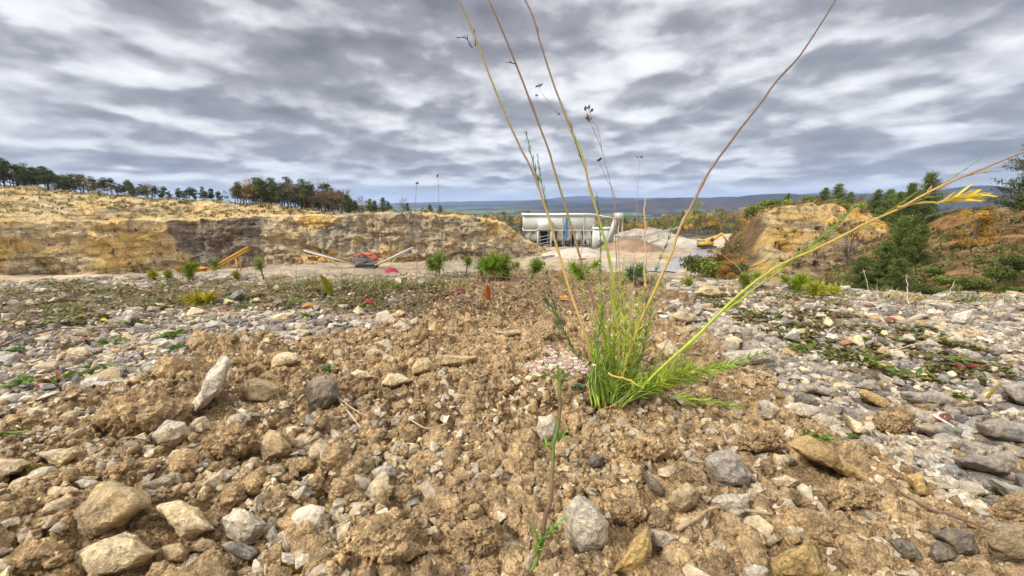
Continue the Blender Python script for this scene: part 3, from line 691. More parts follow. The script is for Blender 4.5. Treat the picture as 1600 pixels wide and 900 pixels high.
# ------------------------------------------------------------------ large terrain sheet
YB = [0, 1.0, 1.6, 2.5, 4, 9, 20, 50, 60, 90, 126, 160, 220, 300, 500, 1000, 2500, 14000]
ZB = [-.5, -.5, -.6, -1.3, -2.6, -5.2, -9, -11.3, -11.6, -14.5, -16.3, -16.9, -17.5, -22, -40, -60, -76, -76]
RIDGE = [  # distance, width, skyline (px, py)
    (3600, 500, [(500, 330), (700, 327), (850, 321), (900, 318), (950, 317), (1000, 313), (1060, 308), (1100, 307), (1160, 305), (1210, 303), (1300, 306), (1400, 300), (1470, 293), (1530, 290), (1600, 297), (1800, 300)]),
    (5600, 700, [(300, 328), (600, 324), (700, 320), (780, 319), (850, 314), (920, 311), (1000, 312), (1100, 309), (1300, 309), (1600, 300)]),
    (8600, 900, [(300, 324), (560, 321), (700, 316), (800, 314), (870, 309), (920, 307), (1000, 308), (1060, 309), (1200, 308), (1250, 303), (1330, 303), (1600, 302)])]
def terr(az, d):
    x = d * np.sin(az); y = d * np.cos(az)
    yy = np.where(d < 500, np.maximum(y, d * 0.3), d); z = np.interp(yy, YB, ZB)
    z = z + (fbm(x * 0.08, y * 0.08, o=4, s=3) - .5) * np.interp(d, [2, 20, 150, 300, 1500], [.05, 1.5, 2.2, 5, 18]) + (fbm(x * .5, y * .5, o=3, s=9) - .5) * np.interp(d, [20, 60, 250, 400], [0, 1.0, 1.2, 0])
    px = 800 + np.tan(np.clip(az, -1.2, 1.2)) * FPX * (1 / CP) * 0.98
    for k, (rd, rw, sk) in enumerate(RIDGE):
        sk = np.array(sk); py = np.interp(px, sk[:, 0], sk[:, 1]) + (fbm(px / 60, px * 0, o=4, s=5 + k) - .5) * 6; b = (450 - py) / FPX
        kk = (-SP + b * CP) / (CP + b * SP); top = rd * np.cos(az) * kk
        w_ = rw * (1 + 0.25 * np.sin(az * 9 + k)); bell = np.exp(-((d - rd) / w_) ** 2)
        rough = (fbm(x / 300, y / 300, o=5, s=70 + k) - .5) * 16
        z = np.maximum(z, z + (top - z) * bell + rough * bell * 0.6)
    return z
az = np.linspace(-88, 88, 620) * math.pi / 180; dd = np.concatenate([np.geomspace(1.0, 300, 190)[:-1], np.geomspace(300, 12500, 260)])
A_, D_ = np.meshgrid(az, dd, indexing='ij'); Z = terr(A_, D_); X = D_ * np.sin(A_); Y = D_ * np.cos(A_)
nfor = fbm(X / 260, Y / 260, o=4, s=88); nf2 = fbm(X / 90, Y / 150, o=3, s=89)
forest = np.array([0.045, 0.038, 0.030]) * (0.6 + 0.8 * nf2[..., None]); autumn = np.array([0.085, 0.045, 0.03])
field = np.where(nf2[..., None] > 0.5, np.array([0.10, 0.19, 0.06]), np.array([0.16, 0.14, 0.08]))
low_ = sstep(-30, -66, Z)[..., None]; fm = (sstep(0.44, 0.50, nfor)[..., None]) * low_ * sstep(700, 1400, D_)[..., None]
farc = (forest + (autumn - forest) * sstep(0.45, 0.7, nf2)[..., None] * 0.7) * (1 - fm) + field * fm
flo = np.array([0.50, 0.385, 0.245]) * (0.75 + 0.5 * fbm(X / 9, Y / 9, o=4, s=21)[..., None]) ; flg = np.array([0.42, 0.345, 0.25])
gg = sstep(0.5, 0.62, fbm(X / 14, Y / 22, o=3, s=23))[..., None]; flo = flo * (1 - gg) + flg * gg
slope = np.array([0.26, 0.19, 0.11]) * (0.8 + .4 * nf2[..., None]); t1 = sstep(20, 50, D_)[..., None]; t2 = sstep(195, 235, Y)[..., None]
col = slope * (1 - t1) + flo * t1; woodc = np.array([0.085, 0.075, 0.035]); col = col * (1 - t2) + woodc * t2
t3 = sstep(260, 500, D_)[..., None]; col = col * (1 - t3) + farc * t3
n1, n2 = X.shape; idx = np.arange(n1 * n2).reshape(n1, n2); F = np.stack([idx[:-1, :-1], idx[1:, :-1], idx[1:, 1:], idx[:-1, 1:]], -1).reshape(-1, 4)[:, ::-1]
tag(obj('terrain', mesh('terrain', np.stack([X, Y, Z], -1).reshape(-1, 3), F, MT, col.reshape(-1, 3))), 'quarry floor, wooded valley and blue hills beyond', None, kind='structure')
def tz(x, y): return float(terr(np.array([math.atan2(x, y)]), np.array([math.hypot(x, y)]))[0])

# ------------------------------------------------------------------ quarry walls as lofted rows
def loft(name, label, rows, nu, nv, amp, fsc, colf, mat=MQ, seed=0, kind='structure', push=(0, -1, 0.25), rid=0.5):
    """rows: list of control polylines [(px, py, Y) or ('w', x, y, z)]; nv: subdivisions between rows"""
    u = np.linspace(0, 1, nu); RW = []
    for rw in rows:
        a = np.array(rw, float); P = np.array([at(*q) for q in a]); t = (a[:, 0] - a[0, 0]) / (a[-1, 0] - a[0, 0])
        RW.append(np.stack([np.interp(u, t, P[:, k]) for k in range(3)], 1))
    out = []; vv = []
    for i in range(len(RW) - 1):
        for j in range(nv[i]):
            f = j / nv[i]; out.append(RW[i] * (1 - f) + RW[i + 1] * f); vv.append(np.full(nu, i + f))
    out.append(RW[-1]); vv.append(np.full(nu, float(len(RW) - 1)))
    P = np.array(out); vv = np.array(vv); x, y, z = P[..., 0], P[..., 1], P[..., 2]
    n = (fbm(x * fsc, y * fsc, z * fsc, 5, seed, 0.55) - .5) * 2
    rg = 1 - np.abs(2 * fbm(x * fsc * 1.7, y * fsc * 0.6, z * fsc * .35, 3, seed + 9) - 1) * 2
    if name == 'earth_slope': n = n + (voro(x * 1.3, y * .8 + z, 5)[2] - .5) * 1.3 + (voro(x * 3.1, y * 2 + z * 2, 6)[2] - .5) * .7
    if name == 'quarry_face':
        blk = voro((x + z * .3) * .22, z * .5 + x * .03, 3)[2] + .6 * voro(x * .55, z * 1.1, 4)[2]; n = n + (blk - .8) * 1.1; n = n + (fbm(x * .06, y * .06, o=3, s=77) - .5) * 3.2
        P[..., 2] += (fbm(x * .35, y * .35, o=4, s=78) - .5) * 1.8 * np.interp(vv, [0, 1, 2, 3, 4, 5], [0, 0, 1, 1, .8, 0])
    a_ = np.interp(vv, range(len(rows)), amp); P = P + np.array(push) * ((n + rg * rid) * a_)[..., None]
    c = colf(P[..., 0], P[..., 1], P[..., 2], vv, np.broadcast_to(u, vv.shape))
    m, k = vv.shape; idx = np.arange(m * k).reshape(m, k); F = np.stack([idx[:-1, :-1], idx[:-1, 1:], idx[1:, 1:], idx[1:, :-1]], -1).reshape(-1, 4)
    o = obj(name, mesh(name, P.reshape(-1, 3), F, mat, c.reshape(-1, 3))); tag(o, label, None, kind=kind); LOFT[name] = (P, vv); return o
LOFT = {}
r1 = [(-150,347,66),(0,347,76),(150,347,84),(280,346,92),(400,341,99),(540,338,106),(640,335,111),(740,340,117),(790,352,122),(818,374,128),(860,396,138)]
r0 = [(q[0], q[1] + 0, q[2]) for q in r1]; FY = np.interp
def foot(q, dy=-6.5, zz=-19.5):
    Yf = q[2] + dy; k_ = (zz - CAMZ) / Yf
    # pixel row that lies at height zz at depth Yf
    t = math.tan(math.atan(-k_) - PITCH); return (q[0], 450 + FPX * t, Yf)
rm = [foot(q, -2.5 + 1.5 * math.sin(q[0] * .03), -13.2 - .02 * q[2]) for q in r1]; r0 = [foot(q, -15, -18.5) for q in r1]
r2 = [(q[0], q[1] - 2.0, q[2] + 6) for q in r1]
r3 = [(-150,280,92),(0,290,100),(80,297,103),(200,308,106),(300,314,110),(400,320,114),(460,326,116),(540,334.5,120),(640,333,122),(740,338,126),(790,350,128),(818,372,133),(860,395,142)]
r4 = [(q[0], q[1] + (4 if q[0] < 500 else -1), q[2] + 45) for q in r3]
def colwall(x, y, z, v, u):
    px = 800 + x / y * FPX * CP   # used only to find where along the wall the dark seam lies
    n = fbm(x * .12, y * .12, z * .25, 4, 31); n2 = fbm(x * .05, y * .05, z * .12, 3, 32); n3 = fbm(x * .9, y * .3, z * .15, 3, 35)
    tan = np.array([0.90, 0.74, 0.47]); och = np.array([0.92, 0.66, 0.27]); gre = np.array([0.62, 0.58, 0.51]); drk = np.array([0.27, 0.245, 0.235])
    c = tan + (och - tan) * sstep(.47, .62, n)[..., None]; c = c + (gre - c) * sstep(.50, .63, n2)[..., None] * 0.75
    c = c * (0.8 + 0.4 * n3)[..., None]
    xs = x / y
    g = sstep(-.33, -.26, xs) * sstep(-.04, -.10, xs) * (0.45 + 0.4 * sstep(.4, .6, n)) * (v < 2.0); c = c + (gre * .9 - c) * g[..., None]
    jag = (fbm(x * .5, y * .5, z * .5, 4, 36) - .5) * 0.05 + (z + 9) * 0.007
    dkm = sstep(-.845, -.830, xs + jag) * sstep(-.622, -.640, xs - jag * .6) * (v < 2.0) * (z > -14.2 + 3 * (n - .5)); c = c + (drk - c) * (dkm * 0.8)[..., None]
    v = v - 1; sl = sstep(2.0, 2.1, v) * (v < 3); dg = fbm(x * .22 + z * .35, y * .1, z * .55, 4, 44); gr = np.array([0.84, 0.66, 0.37]) * (1 - .5 * sstep(.5, .6, dg))[..., None]; c = c + (gr * (0.65 + .7 * n3[..., None]) - c) * (sl * 0.7)[..., None]
    scr = sstep(-13, -14.8, z + 2 * (n - .5)); c = c + (np.array([0.68, 0.53, 0.36]) - c) * (scr * 0.8)[..., None]
    top = sstep(2.95, 3.0, v); c = c + (np.array([0.30, 0.25, 0.11]) - c) * top[..., None]
    return c
loft('quarry_face', 'long stepped quarry wall of yellow and grey rock', [r0, rm, r1, r2, r3, r4], 900, [22, 54, 4, 44, 8], [.9, 1.5, 1.1, 0.7, 0.9, 0.6], 0.30, colwall, seed=4)

# yellow rock spur on the right
def colspur(x, y, z, v, u):
    n = fbm(x * .5, y * .5, z * .5, 4, 51); n3 = fbm(x * 1.6, y * 1.6, z * .5, 3, 52); xs = x / y
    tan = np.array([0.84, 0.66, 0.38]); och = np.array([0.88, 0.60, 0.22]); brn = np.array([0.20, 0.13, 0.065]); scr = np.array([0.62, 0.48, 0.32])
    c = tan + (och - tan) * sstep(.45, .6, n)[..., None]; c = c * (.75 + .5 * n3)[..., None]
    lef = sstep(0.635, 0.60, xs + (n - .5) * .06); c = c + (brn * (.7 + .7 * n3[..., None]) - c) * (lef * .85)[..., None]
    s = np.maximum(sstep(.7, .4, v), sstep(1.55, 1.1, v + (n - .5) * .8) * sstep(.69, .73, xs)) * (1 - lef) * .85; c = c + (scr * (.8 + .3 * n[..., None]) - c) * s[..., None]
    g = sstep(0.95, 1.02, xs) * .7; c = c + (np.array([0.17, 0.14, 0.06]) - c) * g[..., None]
    return c
loft('rock_spur', 'yellow rock spur with a crumbling cliff and a fan of scree', [
    [(1040,470,26),(1110,462,26),(1160,458,25),(1200,455,24),(1300,455,26),(1400,445,30),(1500,440,34)],
    [(1085,432,38),(1120,410,38),(1150,400,36),(1200,405,30),(1290,400,34),(1390,400,38),(1500,400,40)],
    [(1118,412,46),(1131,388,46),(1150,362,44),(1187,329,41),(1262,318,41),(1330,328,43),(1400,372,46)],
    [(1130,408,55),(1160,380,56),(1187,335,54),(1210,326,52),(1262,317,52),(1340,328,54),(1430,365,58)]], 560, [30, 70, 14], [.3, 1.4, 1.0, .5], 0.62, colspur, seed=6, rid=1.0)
def colslope(x, y, z, v, u):
    n = fbm(x * .5, y * .5, z * .5, 4, 61); n3 = fbm(x * 2.6, y * 2.6, z * 2.6, 3, 62)
    c = np.array([0.42, 0.27, 0.135]) * (.6 + .9 * n3[..., None]) * np.ones(x.shape + (3,))
    s = sstep(.52, .62, n); c = c + (np.array([0.54, 0.40, 0.24]) - c) * (s * .7)[..., None]
    g = sstep(.56, .44, n) * sstep(1.2, .2, v); return c + (np.array([0.10, 0.105, 0.04]) - c) * (g * .8)[..., None]
loft('earth_slope', 'brown earth slope with weeds rising to the right', [
    [(1230,500,16),(1350,500,15),(1500,500,12.5),(1620,500,11),(1800,500,9.5),(2100,500,8)],
    [(1300,420,30),(1400,410,28),(1500,400,24),(1620,395,21),(1800,390,18),(2100,385,15)],
    [(1372,366,42),(1440,348,38),(1490,331,34),(1600,325,29),(1800,318,24),(2100,310,20)],
    [(1400,352,58),(1450,340,56),(1500,331,52),(1600,325.5,48),(1800,319,42),(2100,311,38)]], 420, [30, 30, 8], [.15, .3, .25, .2], 0.5, colslope, seed=8, push=(-.2, -.5, .8), rid=0.3)
def undergrowth(name, label, src, n, fn, cols, sz, seed):
    P, vv = LOFT[src]; r = np.random.default_rng(seed); m, k = vv.shape; i = r.integers(0, m - 1, n); j = r.integers(0, k - 1, n); f = r.uniform(0, 1, (n, 1)); p = P[i, j] * f + P[i + 1, j + 1] * (1 - f)
    cl_ = fbm(p[:, 0] * .9, p[:, 1] * .9, p[:, 2] * .9, 3, seed); ok = fn(p, vv[i, j], cl_); p = p[ok]; n = len(p); V = []
    a = r.normal(0, 1, (n, 3)); a[:, 2] = np.abs(a[:, 2]) + .6; a /= np.linalg.norm(a, axis=1)[:, None]; b = np.cross(a, r.normal(0, 1, (n, 3))); b /= np.linalg.norm(b, axis=1)[:, None]; s_ = (sz * r.uniform(.5, 1.5, n) * (p[:, 1] / 25) ** .5)[:, None]
    V = np.stack([p, p + a * s_ * .5 + b * s_ * .25, p + a * s_, p + a * s_ * .5 - b * s_ * .25], 1).reshape(-1, 3); cc_ = np.array(cols)[r.integers(0, len(cols), n)] * r.uniform(.6, 1.4, (n, 1))
    tag(obj(name, mesh(name, V, np.arange(n * 4).reshape(-1, 4), MNEED, np.repeat(cc_, 4, 0), False)), label, 'undergrowth', kind='stuff')
GW = [(.10, .13, .03), (.14, .16, .04), (.20, .15, .06), (.26, .17, .07)]
undergrowth('slope_weeds', 'weeds and low scrub covering the brown earth slope', 'earth_slope', 110000, lambda p, v, c: (c > .45 + .09 * np.clip(v, 0, 2)) & (v < 2.2), GW, .20, 3)
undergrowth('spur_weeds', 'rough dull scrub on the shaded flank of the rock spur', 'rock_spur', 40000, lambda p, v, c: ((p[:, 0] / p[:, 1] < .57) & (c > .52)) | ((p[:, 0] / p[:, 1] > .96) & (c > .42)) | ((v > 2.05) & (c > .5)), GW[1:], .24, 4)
undergrowth('rim_grass', 'dry grass and scrub along the top of the quarry wall', 'quarry_face', 90000, lambda p, v, c: ((v > 3.0) & (c > .62)) | ((v > 3.9) & (c > .5)), [(.46, .36, .16), (.30, .26, .10), (.20, .16, .08)], .30, 5)
# haul road and heaps on the quarry floor
def ribbon(name, label, pts, wid, mat, colr):
    P = spline([(*at(px, py, Yy)[:2], 0) for px, py, Yy in pts], 60); T = np.gradient(P, axis=0); T /= np.linalg.norm(T, axis=1)[:, None]; Nn = np.stack([T[:, 1], -T[:, 0]], 1)
    V = []; ws = np.linspace(-1, 1, 9)
    for i in range(60):
        for w_ in ws:
            x, y = P[i, :2] + Nn[i] * wid * w_ / 2; V.append((x, y, tz(x, y) + 0.22 - 0.5 * abs(w_) ** 6))
    i = np.arange(59)[:, None] * 9; j = np.arange(8)[None]; F = np.stack([i + j, i + j + 9, i + j + 10, i + j + 1], -1).reshape(-1, 4)
    return tag(obj(name, mesh(name, V, F, mat, np.tile(colr, (len(V), 1)))), label, None, kind='structure')
ribbon('road', 'grey haul road climbing out of the quarry', [(1030, 436, 84), (1050, 418, 98), (1078, 400, 122), (1100, 388, 150), (1060, 383, 165), (990, 383, 168)], 8, MT, (0.36, 0.34, 0.33))
def heap(px, Yy, wid, ht, colr, label, seed):
    c = at(px, 380, Yy); n = 36; V = []; a = np.linspace(-1, 1, n); gx_, gy_ = np.meshgrid(a, a, indexing='ij'); rr_ = np.hypot(gx_, gy_)
    an_ = np.arctan2(gy_, gx_); rr_ = rr_ * (.8 + .5 * fbm(gx_ * 2.2 + seed, gy_ * 2.2, o=4, s=seed)); h = (1 - np.exp(-np.maximum(0, 1 - rr_) * 1.6)) * ht * 1.1 * (0.7 + .7 * fbm(gx_ * 3 + seed, gy_ * 3, o=4, s=seed)) - 0.25
    x = gx_ * wid / 2; y = gy_ * wid / 2.4; z0 = tz(c[0], c[1])
    idx = np.arange(n * n).reshape(n, n); F = np.stack([idx[:-1, :-1], idx[1:, :-1], idx[1:, 1:], idx[:-1, 1:]], -1).reshape(-1, 4)
    o = obj('gravel_heap', mesh('gravel_heap', np.stack([x, y, h], -1).reshape(-1, 3), F, MT, np.tile(colr, (n * n, 1))), None, (c[0], c[1], z0)); tag(o, label, 'heap', 'heaps of crushed stone on the quarry floor')
heap(985, 150, 26, 5.2, (.40, .27, .16), 'reddish brown heap of crushed stone right of the processing building', 1)
heap(1050, 175, 34, 4, (.46, .40, .31), 'pale heap of crushed stone under the long conveyor', 2)
heap(1140, 185, 30, 5, (.42, .34, .24), 'sandy heap beside the yellow excavator', 3)
heap(905, 128, 24, 2.6, (.50, .42, .32), 'low pale heap in front of the processing building', 4)
heap(1010, 200, 40, 6, (.48, .40, .29), 'broad heap behind the long conveyor', 5)
heap(960, 118, 20, 1.8, (.48, .38, .26), 'low sandy heap on the near quarry floor below the building', 6)

# ------------------------------------------------------------------ processing building
B = 160.0
def bx(px): return (px - 800) / FPX * B / CP * 0.978 if False else at(px, 380, B)[0]
def bz(py): return at(800, py, B)[2]
bl = at(884, 384, B); root = thing('processing_building', 'pale green clad gravel plant raised on round silos', 'building', (bl[0], B, -17.0)); ox, oy, oz = bl[0], B, -17.0
def q(x, y, z): return np.array([x - ox, y - oy, z - oz])
zt, zc, zb = bz(336.5), bz(359), -17.0
x0, x1 = at(818, 350, B)[0], at(929, 350, B)[0]; dp = 14
pale = (0.72, 0.75, 0.66); wht = (0.82, 0.81, 0.77); gry = (0.42, 0.42, 0.40)
m = MB(); m.box(q((x0 + x1) / 2, B + dp / 2, (zt + zc) / 2), (x1 - x0, dp, zt - zc), None, pale)
n_ = int((x1 - x0) / 0.7)
for i in range(n_): m.box(q(x0 + (i + .5) * (x1 - x0) / n_, B - 0.05, (zt + zc) / 2), (0.10, 0.12, zt - zc - .1), None, tuple(np.array(pale) * .93))
m.build('cladding', MCLAD, root, False)
m = MB(); m.box(q((x0 + x1) / 2, B + dp / 2, zt + .3), (x1 - x0 + 1.2, dp + 1.2, .55), None, wht); m.build('roof', MCLAD, root, False)
m = MB(); m.box(q((x0 + x1) / 2, B + dp / 2, zc - .25), (x1 - x0 + .4, dp, .5), None, wht); m.build('floor_beam', MCLAD, root, False)
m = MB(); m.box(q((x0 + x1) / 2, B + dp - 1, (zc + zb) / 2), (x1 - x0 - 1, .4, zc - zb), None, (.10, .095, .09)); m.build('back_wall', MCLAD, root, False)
for i, px in enumerate((827, 839, 862, 876, 888, 904, 919)):
    x = at(px, 370, B)[0]; rad = 1.45 if px != 862 else 1.6; zbot = bz(373)
    m = MB(); m.tube([q(x, B + 2, zc - .5), q(x, B + 2, zbot), q(x, B + 2, zbot - .9)], [rad, rad, rad * .45], 20, (0.72, 0.71, 0.67)); m.tube([q(x, B + 2, zc - 2.2), q(x, B + 2, zc - 2.0)], rad + .06, 20, (.45, .45, .43))
    s_ = m.build('silo', MCLAD, root)
    for sx_ in (-1, 1):
        m = MB(); m.tube([q(x + sx_ * rad * .9, B + 1, zc - 1), q(x + sx_ * rad * .9, B + 1, zb)], .16, 6, (.55, .54, .50)); m.build('leg', MCLAD, s_)
    m = MB(); m.bar(q(x - rad * .9, B + .9, zbot - .3), q(x + rad * .9, B + .9, zb + .5), .1, .1, gry); m.bar(q(x + rad * .9, B + .8, zbot - .3), q(x - rad * .9, B + .8, zb + .5), .1, .1, gry); m.build('brace', MCLAD, s_, False)
xt = at(850, 360, B)[0]
m = MB(); m.box(q(xt, B - 1.6, bz(350)), (5, 3, 3.6), None, wht); m.box(q(xt, B - 1.6, bz(358)), (6.4, 3.6, .3), None, gry)
for sx_ in (-1, 1):
    for sy_ in (-1, 1): m.box(q(xt + sx_ * 2.6, B - 1.6 + sy_ * 1.4, (bz(358) + zb) / 2), (.45, .45, bz(358) - zb), None, (.62, .61, .57))
for k in range(4): m.bar(q(xt - 2.6, B - 3.05, zb + 1.3 * k + .3), q(xt + 2.6, B - 3.05, zb + 1.3 * k + 1.4), .14, .14, (.6, .6, .56))
m.build('stair_tower', MCLAD, root, False)
xp = at(884.5, 360, B)[0]; m = MB(); m.tube([q(xp, B - .35, zt - 1), q(xp, B - .35, bz(372))], .5, 12, (0.045, 0.19, 0.42)); m.build('pipe', MPAINT, root)
for px in (879, 912):
    m = MB(); m.tube([q(at(px, 350, B)[0], B - .3, zt - .2), q(at(px, 350, B)[0], B - .3, zc - 6)], .16, 8, (.6, .6, .57)); m.build('downpipe', MCLAD, root)
xa, xb = at(926, 370, B)[0], at(957, 370, B)[0]; za = bz(357)
m = MB(); m.box(q((xa + xb) / 2, B + 2, (za + zb) / 2), (xb - xa, 9, za - zb), None, pale)
for i in range(10): m.box(q(xa + (i + .5) * (xb - xa) / 10, B - 2.55, (za + zb) / 2), (.1, .1, za - zb - .2), None, tuple(np.array(pale) * .9))
m.build('annex', MCLAD, root, False)
m = MB(); m.box(q((xa + xb) / 2, B + 2, za + .2), (xb - xa + .8, 9.8, .4), None, wht); m.build('annex_roof', MCLAD, root, False)
m = MB(); m.box(q(at(934, 382, B)[0], B - 2.75, zb + 1.4), (2.6, .3, 2.8), None, (.20, .19, .18)); m.build('door', MPAINT, root, False)
m = MB(); m.bar(q(at(944, 380, B)[0], B - 4, zb + 1.2), q(at(961, 333, B)[0], B - 4, bz(333)), 1.6, 1.4, (.56, .57, .55)); m.bar(q(at(931, 334.5, B)[0], B + 3, zt + .2), q(at(962, 341, B)[0], B + 3, bz(341)), 8, .35, wht); m.build('gantry', MCLAD, root, False)
m = MB(); m.box(q(at(962, 335, B)[0], B - 4, bz(337)), (3.0, 3, 2.4), None, (.6, .6, .56)); m.tube([q(at(969, 340, B)[0], B - 4, bz(336)), q(at(969, 340, B)[0], B - 4, zb)], .22, 8, (.6, .6, .55)); m.tube([q(at(963, 340, B)[0], B - 4, bz(336)), q(at(963, 340, B)[0], B - 4, zb)], .22, 8, (.6, .6, .55)); m.build('hopper_tower', MCLAD, root, False)

DR = .62
def conveyor(name, label, A, Bp, wid, colr, group=None, legs=2, under=True):
    A = np.array(A, float); Bp = np.array(Bp, float); t = thing(name, label, 'conveyor', tuple(A), group)
    d = Bp - A; m = MB(); m.bar((0, 0, 0.1), d + (0, 0, .1), wid, .12, (.10, .10, .10)); m.build('belt', MPAINT, t, False)
    s = np.cross(d, (0, 0, 1)); s /= np.linalg.norm(s)
    m = MB()
    for g_ in (-1, 1):
        m.bar(s * g_ * wid * .55 + (0, 0, 0), d + s * g_ * wid * .55, .12, .32, colr)
        m.bar(s * g_ * wid * .55 + (0, 0, -DR), d * .96 + s * g_ * wid * .55 + (0, 0, -DR), .12, .15, colr)
        n = int(np.linalg.norm(d) / 1.3)
        for i in range(n): m.bar(d * (i / n) + s * g_ * wid * .55 + (0, 0, -DR), d * ((i + .5) / n) + s * g_ * wid * .55, .08, .08, colr); m.bar(d * ((i + .5) / n) + s * g_ * wid * .55, d * ((i + 1) / n) + s * g_ * wid * .55 + (0, 0, -DR), .08, .08, colr)
    m.build('frame', MPAINT, t, False)
    for k in range(legs):
        f = (k + .8) / legs * .85; p = A + d * f; gz_ = tz(p[0], p[1]); m = MB()
        for g_ in (-1, 1): m.bar(d * f + s * g_ * wid * .5 + (0, 0, -.9), np.array([d[0] * f, d[1] * f, gz_ - A[2] - .2]) + s * g_ * wid * .8, .18, .18, colr)
        m.build('support', MPAINT, t, False)
    return t
P1 = at(963, 371, 165); P2 = at(1000, 370, 168); P3 = at(1060, 354, 178)
conveyor('belt_conveyor', 'level pale conveyor leading right from the processing building', P1 + (0, 0, .3), P2 + (0, 0, .3), 1.4, (.62, .60, .53), 'conveyors beside the processing building', 2)
conveyor('belt_conveyor', 'long pale conveyor rising to the right of the processing building', P2 + (0, 0, -.2), P3, 1.4, (.64, .62, .55), 'conveyors beside the processing building', 3)
conveyor('belt_conveyor', 'low grey conveyor sloping in front of the processing building', at(840, 404, 118), at(931, 386, 145), 1.2, (.34, .33, .33), 'conveyors beside the processing building', 3)
# mobile screening machine on the quarry floor
c = at(573, 414, 92); z0 = tz(c[0], c[1]); t = thing('screening_machine', 'orange red mobile crushing machine with a grey hopper and two long pale side conveyors', 'machine', (c[0], c[1], z0)); red = (.52, .12, .06)
up = c[2] - z0
for g_ in (-1, 1):
    m = MB(); n = 14
    prof = [(-2.1, .1), (-2.45, .45), (-2.1, .8), (2.1, .8), (2.45, .45), (2.1, .1)]
    Vv = [(a, g_ * 1.0 - .25, b) for a, b in prof] + [(a, g_ * 1.0 + .25, b) for a, b in prof]; m.add(Vv, [[i, (i + 1) % 6, (i + 1) % 6 + 6, i + 6] for i in range(6)] + [[0, 1, 2, 5], [2, 3, 4, 5], [6, 11, 8, 7], [8, 11, 10, 9]], (.05, .05, .05)); m.build('track', MPAINT, t, False)
m = MB(); m.box((0, 0, 1.05), (4.6, 1.5, .5), None, (.30, .30, .31)); m.box((-1.2, -.2, 1.6), (1.6, 1.6, .7), None, (.34, .35, .37)); m.build('chassis', MPAINT, t, False)
m = MB(); V8 = [(-2.5, -1, 1.6), (.4, -1, 1.6), (.4, 1, 1.6), (-2.5, 1, 1.6), (-2.9, -1.3, 2.7), (.6, -1.3, 2.5), (.6, 1.3, 2.5), (-2.9, 1.3, 2.7)]; m.add(V8, [[0, 1, 2, 3], [0, 4, 5, 1], [1, 5, 6, 2], [2, 6, 7, 3], [3, 7, 4, 0]], (.40, .41, .44)); m.build('hopper', MPAINT, t, False)
m = MB(); m.bar((-2.6, 0, 3.0), (-.2, 0, 3.5), 2.3, .35, red); m.bar((-.2, 0, 3.5), (1.8, 0, 3.1), 2.3, .4, red); m.bar((1.6, 0, 3.1), (2.5, 0, 1.8), 2.2, .4, red)
for x_ in (-2.3, -.6, 1.2): m.box((x_, -1.05, 2.6), (.18, .18, 1.4), None, red); m.box((x_, 1.05, 2.6), (.18, .18, 1.4), None, red)
m.build('screen_deck', MPAINT, t, False)
def arm(pa, pb, colr, name='side_conveyor', wd=1.0):
    o_ = np.array([c[0], c[1], z0]); m = MB(); m.bar(pa - o_, pb - o_, wd, .34, colr); m.bar(pa - o_ + (0, 0, .21), pb - o_ + (0, 0, .3), wd * .8, .1, (.12, .12, .12)); m.build(name, MPAINT, t, False)
    m = MB(); mm_ = pa + (pb - pa) * .62 - o_; m.bar(mm_, (mm_[0] * .7, mm_[1], .6), .18, .18, colr); m.build('strut', MPAINT, t, False)
arm(at(588, 414, 91.5), at(645, 387, 88), (.66, .60, .46)); arm(at(556, 413, 91.5), at(476, 391, 92), (.66, .60, .46))
A = at(327, 421, 84); conveyor('mobile_stacker', 'bright yellow stacking conveyor standing before the dark rock seam', A, at(390, 385, 84), .8, (.62, .33, .03), None, 1)
c2 = at(300, 421, 84); t = thing('feed_hopper', 'low orange feed hopper at the foot of the yellow stacking conveyor', 'machine', (c2[0], c2[1], tz(c2[0], c2[1]))); hz_ = c2[2] - tz(c2[0], c2[1])
m = MB(); m.add([(-2.2, -.8, hz_ - .7), (2.4, -.8, hz_ - .7), (2.4, .8, hz_ - .7), (-2.2, .8, hz_ - .7), (-3, -1.2, hz_ + .6), (2.8, -1.2, hz_ + .3), (2.8, 1.2, hz_ + .3), (-3, 1.2, hz_ + .6)], [[0, 1, 2, 3], [0, 4, 5, 1], [1, 5, 6, 2], [2, 6, 7, 3], [3, 7, 4, 0]], (.62, .25, .03)); m.build('bin', MPAINT, t, False)
for a in (-1.8, 2.0):
    m = MB(); m.box((a, 0, (hz_ - .7) / 2), (.2, 1.2, max(.3, hz_ - .7)), None, (.5, .22, .04)); m.build('support', MPAINT, t, False)
# excavator
ce = at(1104, 389, 150); z0 = tz(ce[0], ce[1]); t = thing('excavator', 'yellow excavator on the haul road by the rock spur', 'excavator', (ce[0], ce[1], z0 + .2), None, 0, 1.25); ye = (.66, .36, .03)
for g_ in (-1, 1):
    m = MB(); m.add([(a, g_ * 1.1 - .3, b) for a, b in prof] + [(a, g_ * 1.1 + .3, b) for a, b in prof], [[i, (i + 1) % 6, (i + 1) % 6 + 6, i + 6] for i in range(6)] + [[0, 1, 2, 5], [2, 3, 4, 5], [6, 11, 8, 7], [8, 11, 10, 9]], (.06, .055, .05)); m.build('track', MPAINT, t, False)
m = MB(); m.box((-.6, 0, 1.5), (4, 2.5, 1.1), None, ye); m.box((-1.9, 0, 2.2), (1.4, 2.3, .5), None, (.25, .22, .18)); m.build('body', MPAINT, t, False)
m = MB(); m.box((.7, -.6, 2.5), (1.4, 1.1, 1.5), None, ye); cb2 = m.build('cab', MPAINT, t, False); m = MB(); m.box((.75, -1.16, 2.65), (1.0, .04, .9), None, (.05, .06, .07)); m.build('window', MPAINT, cb2, False)
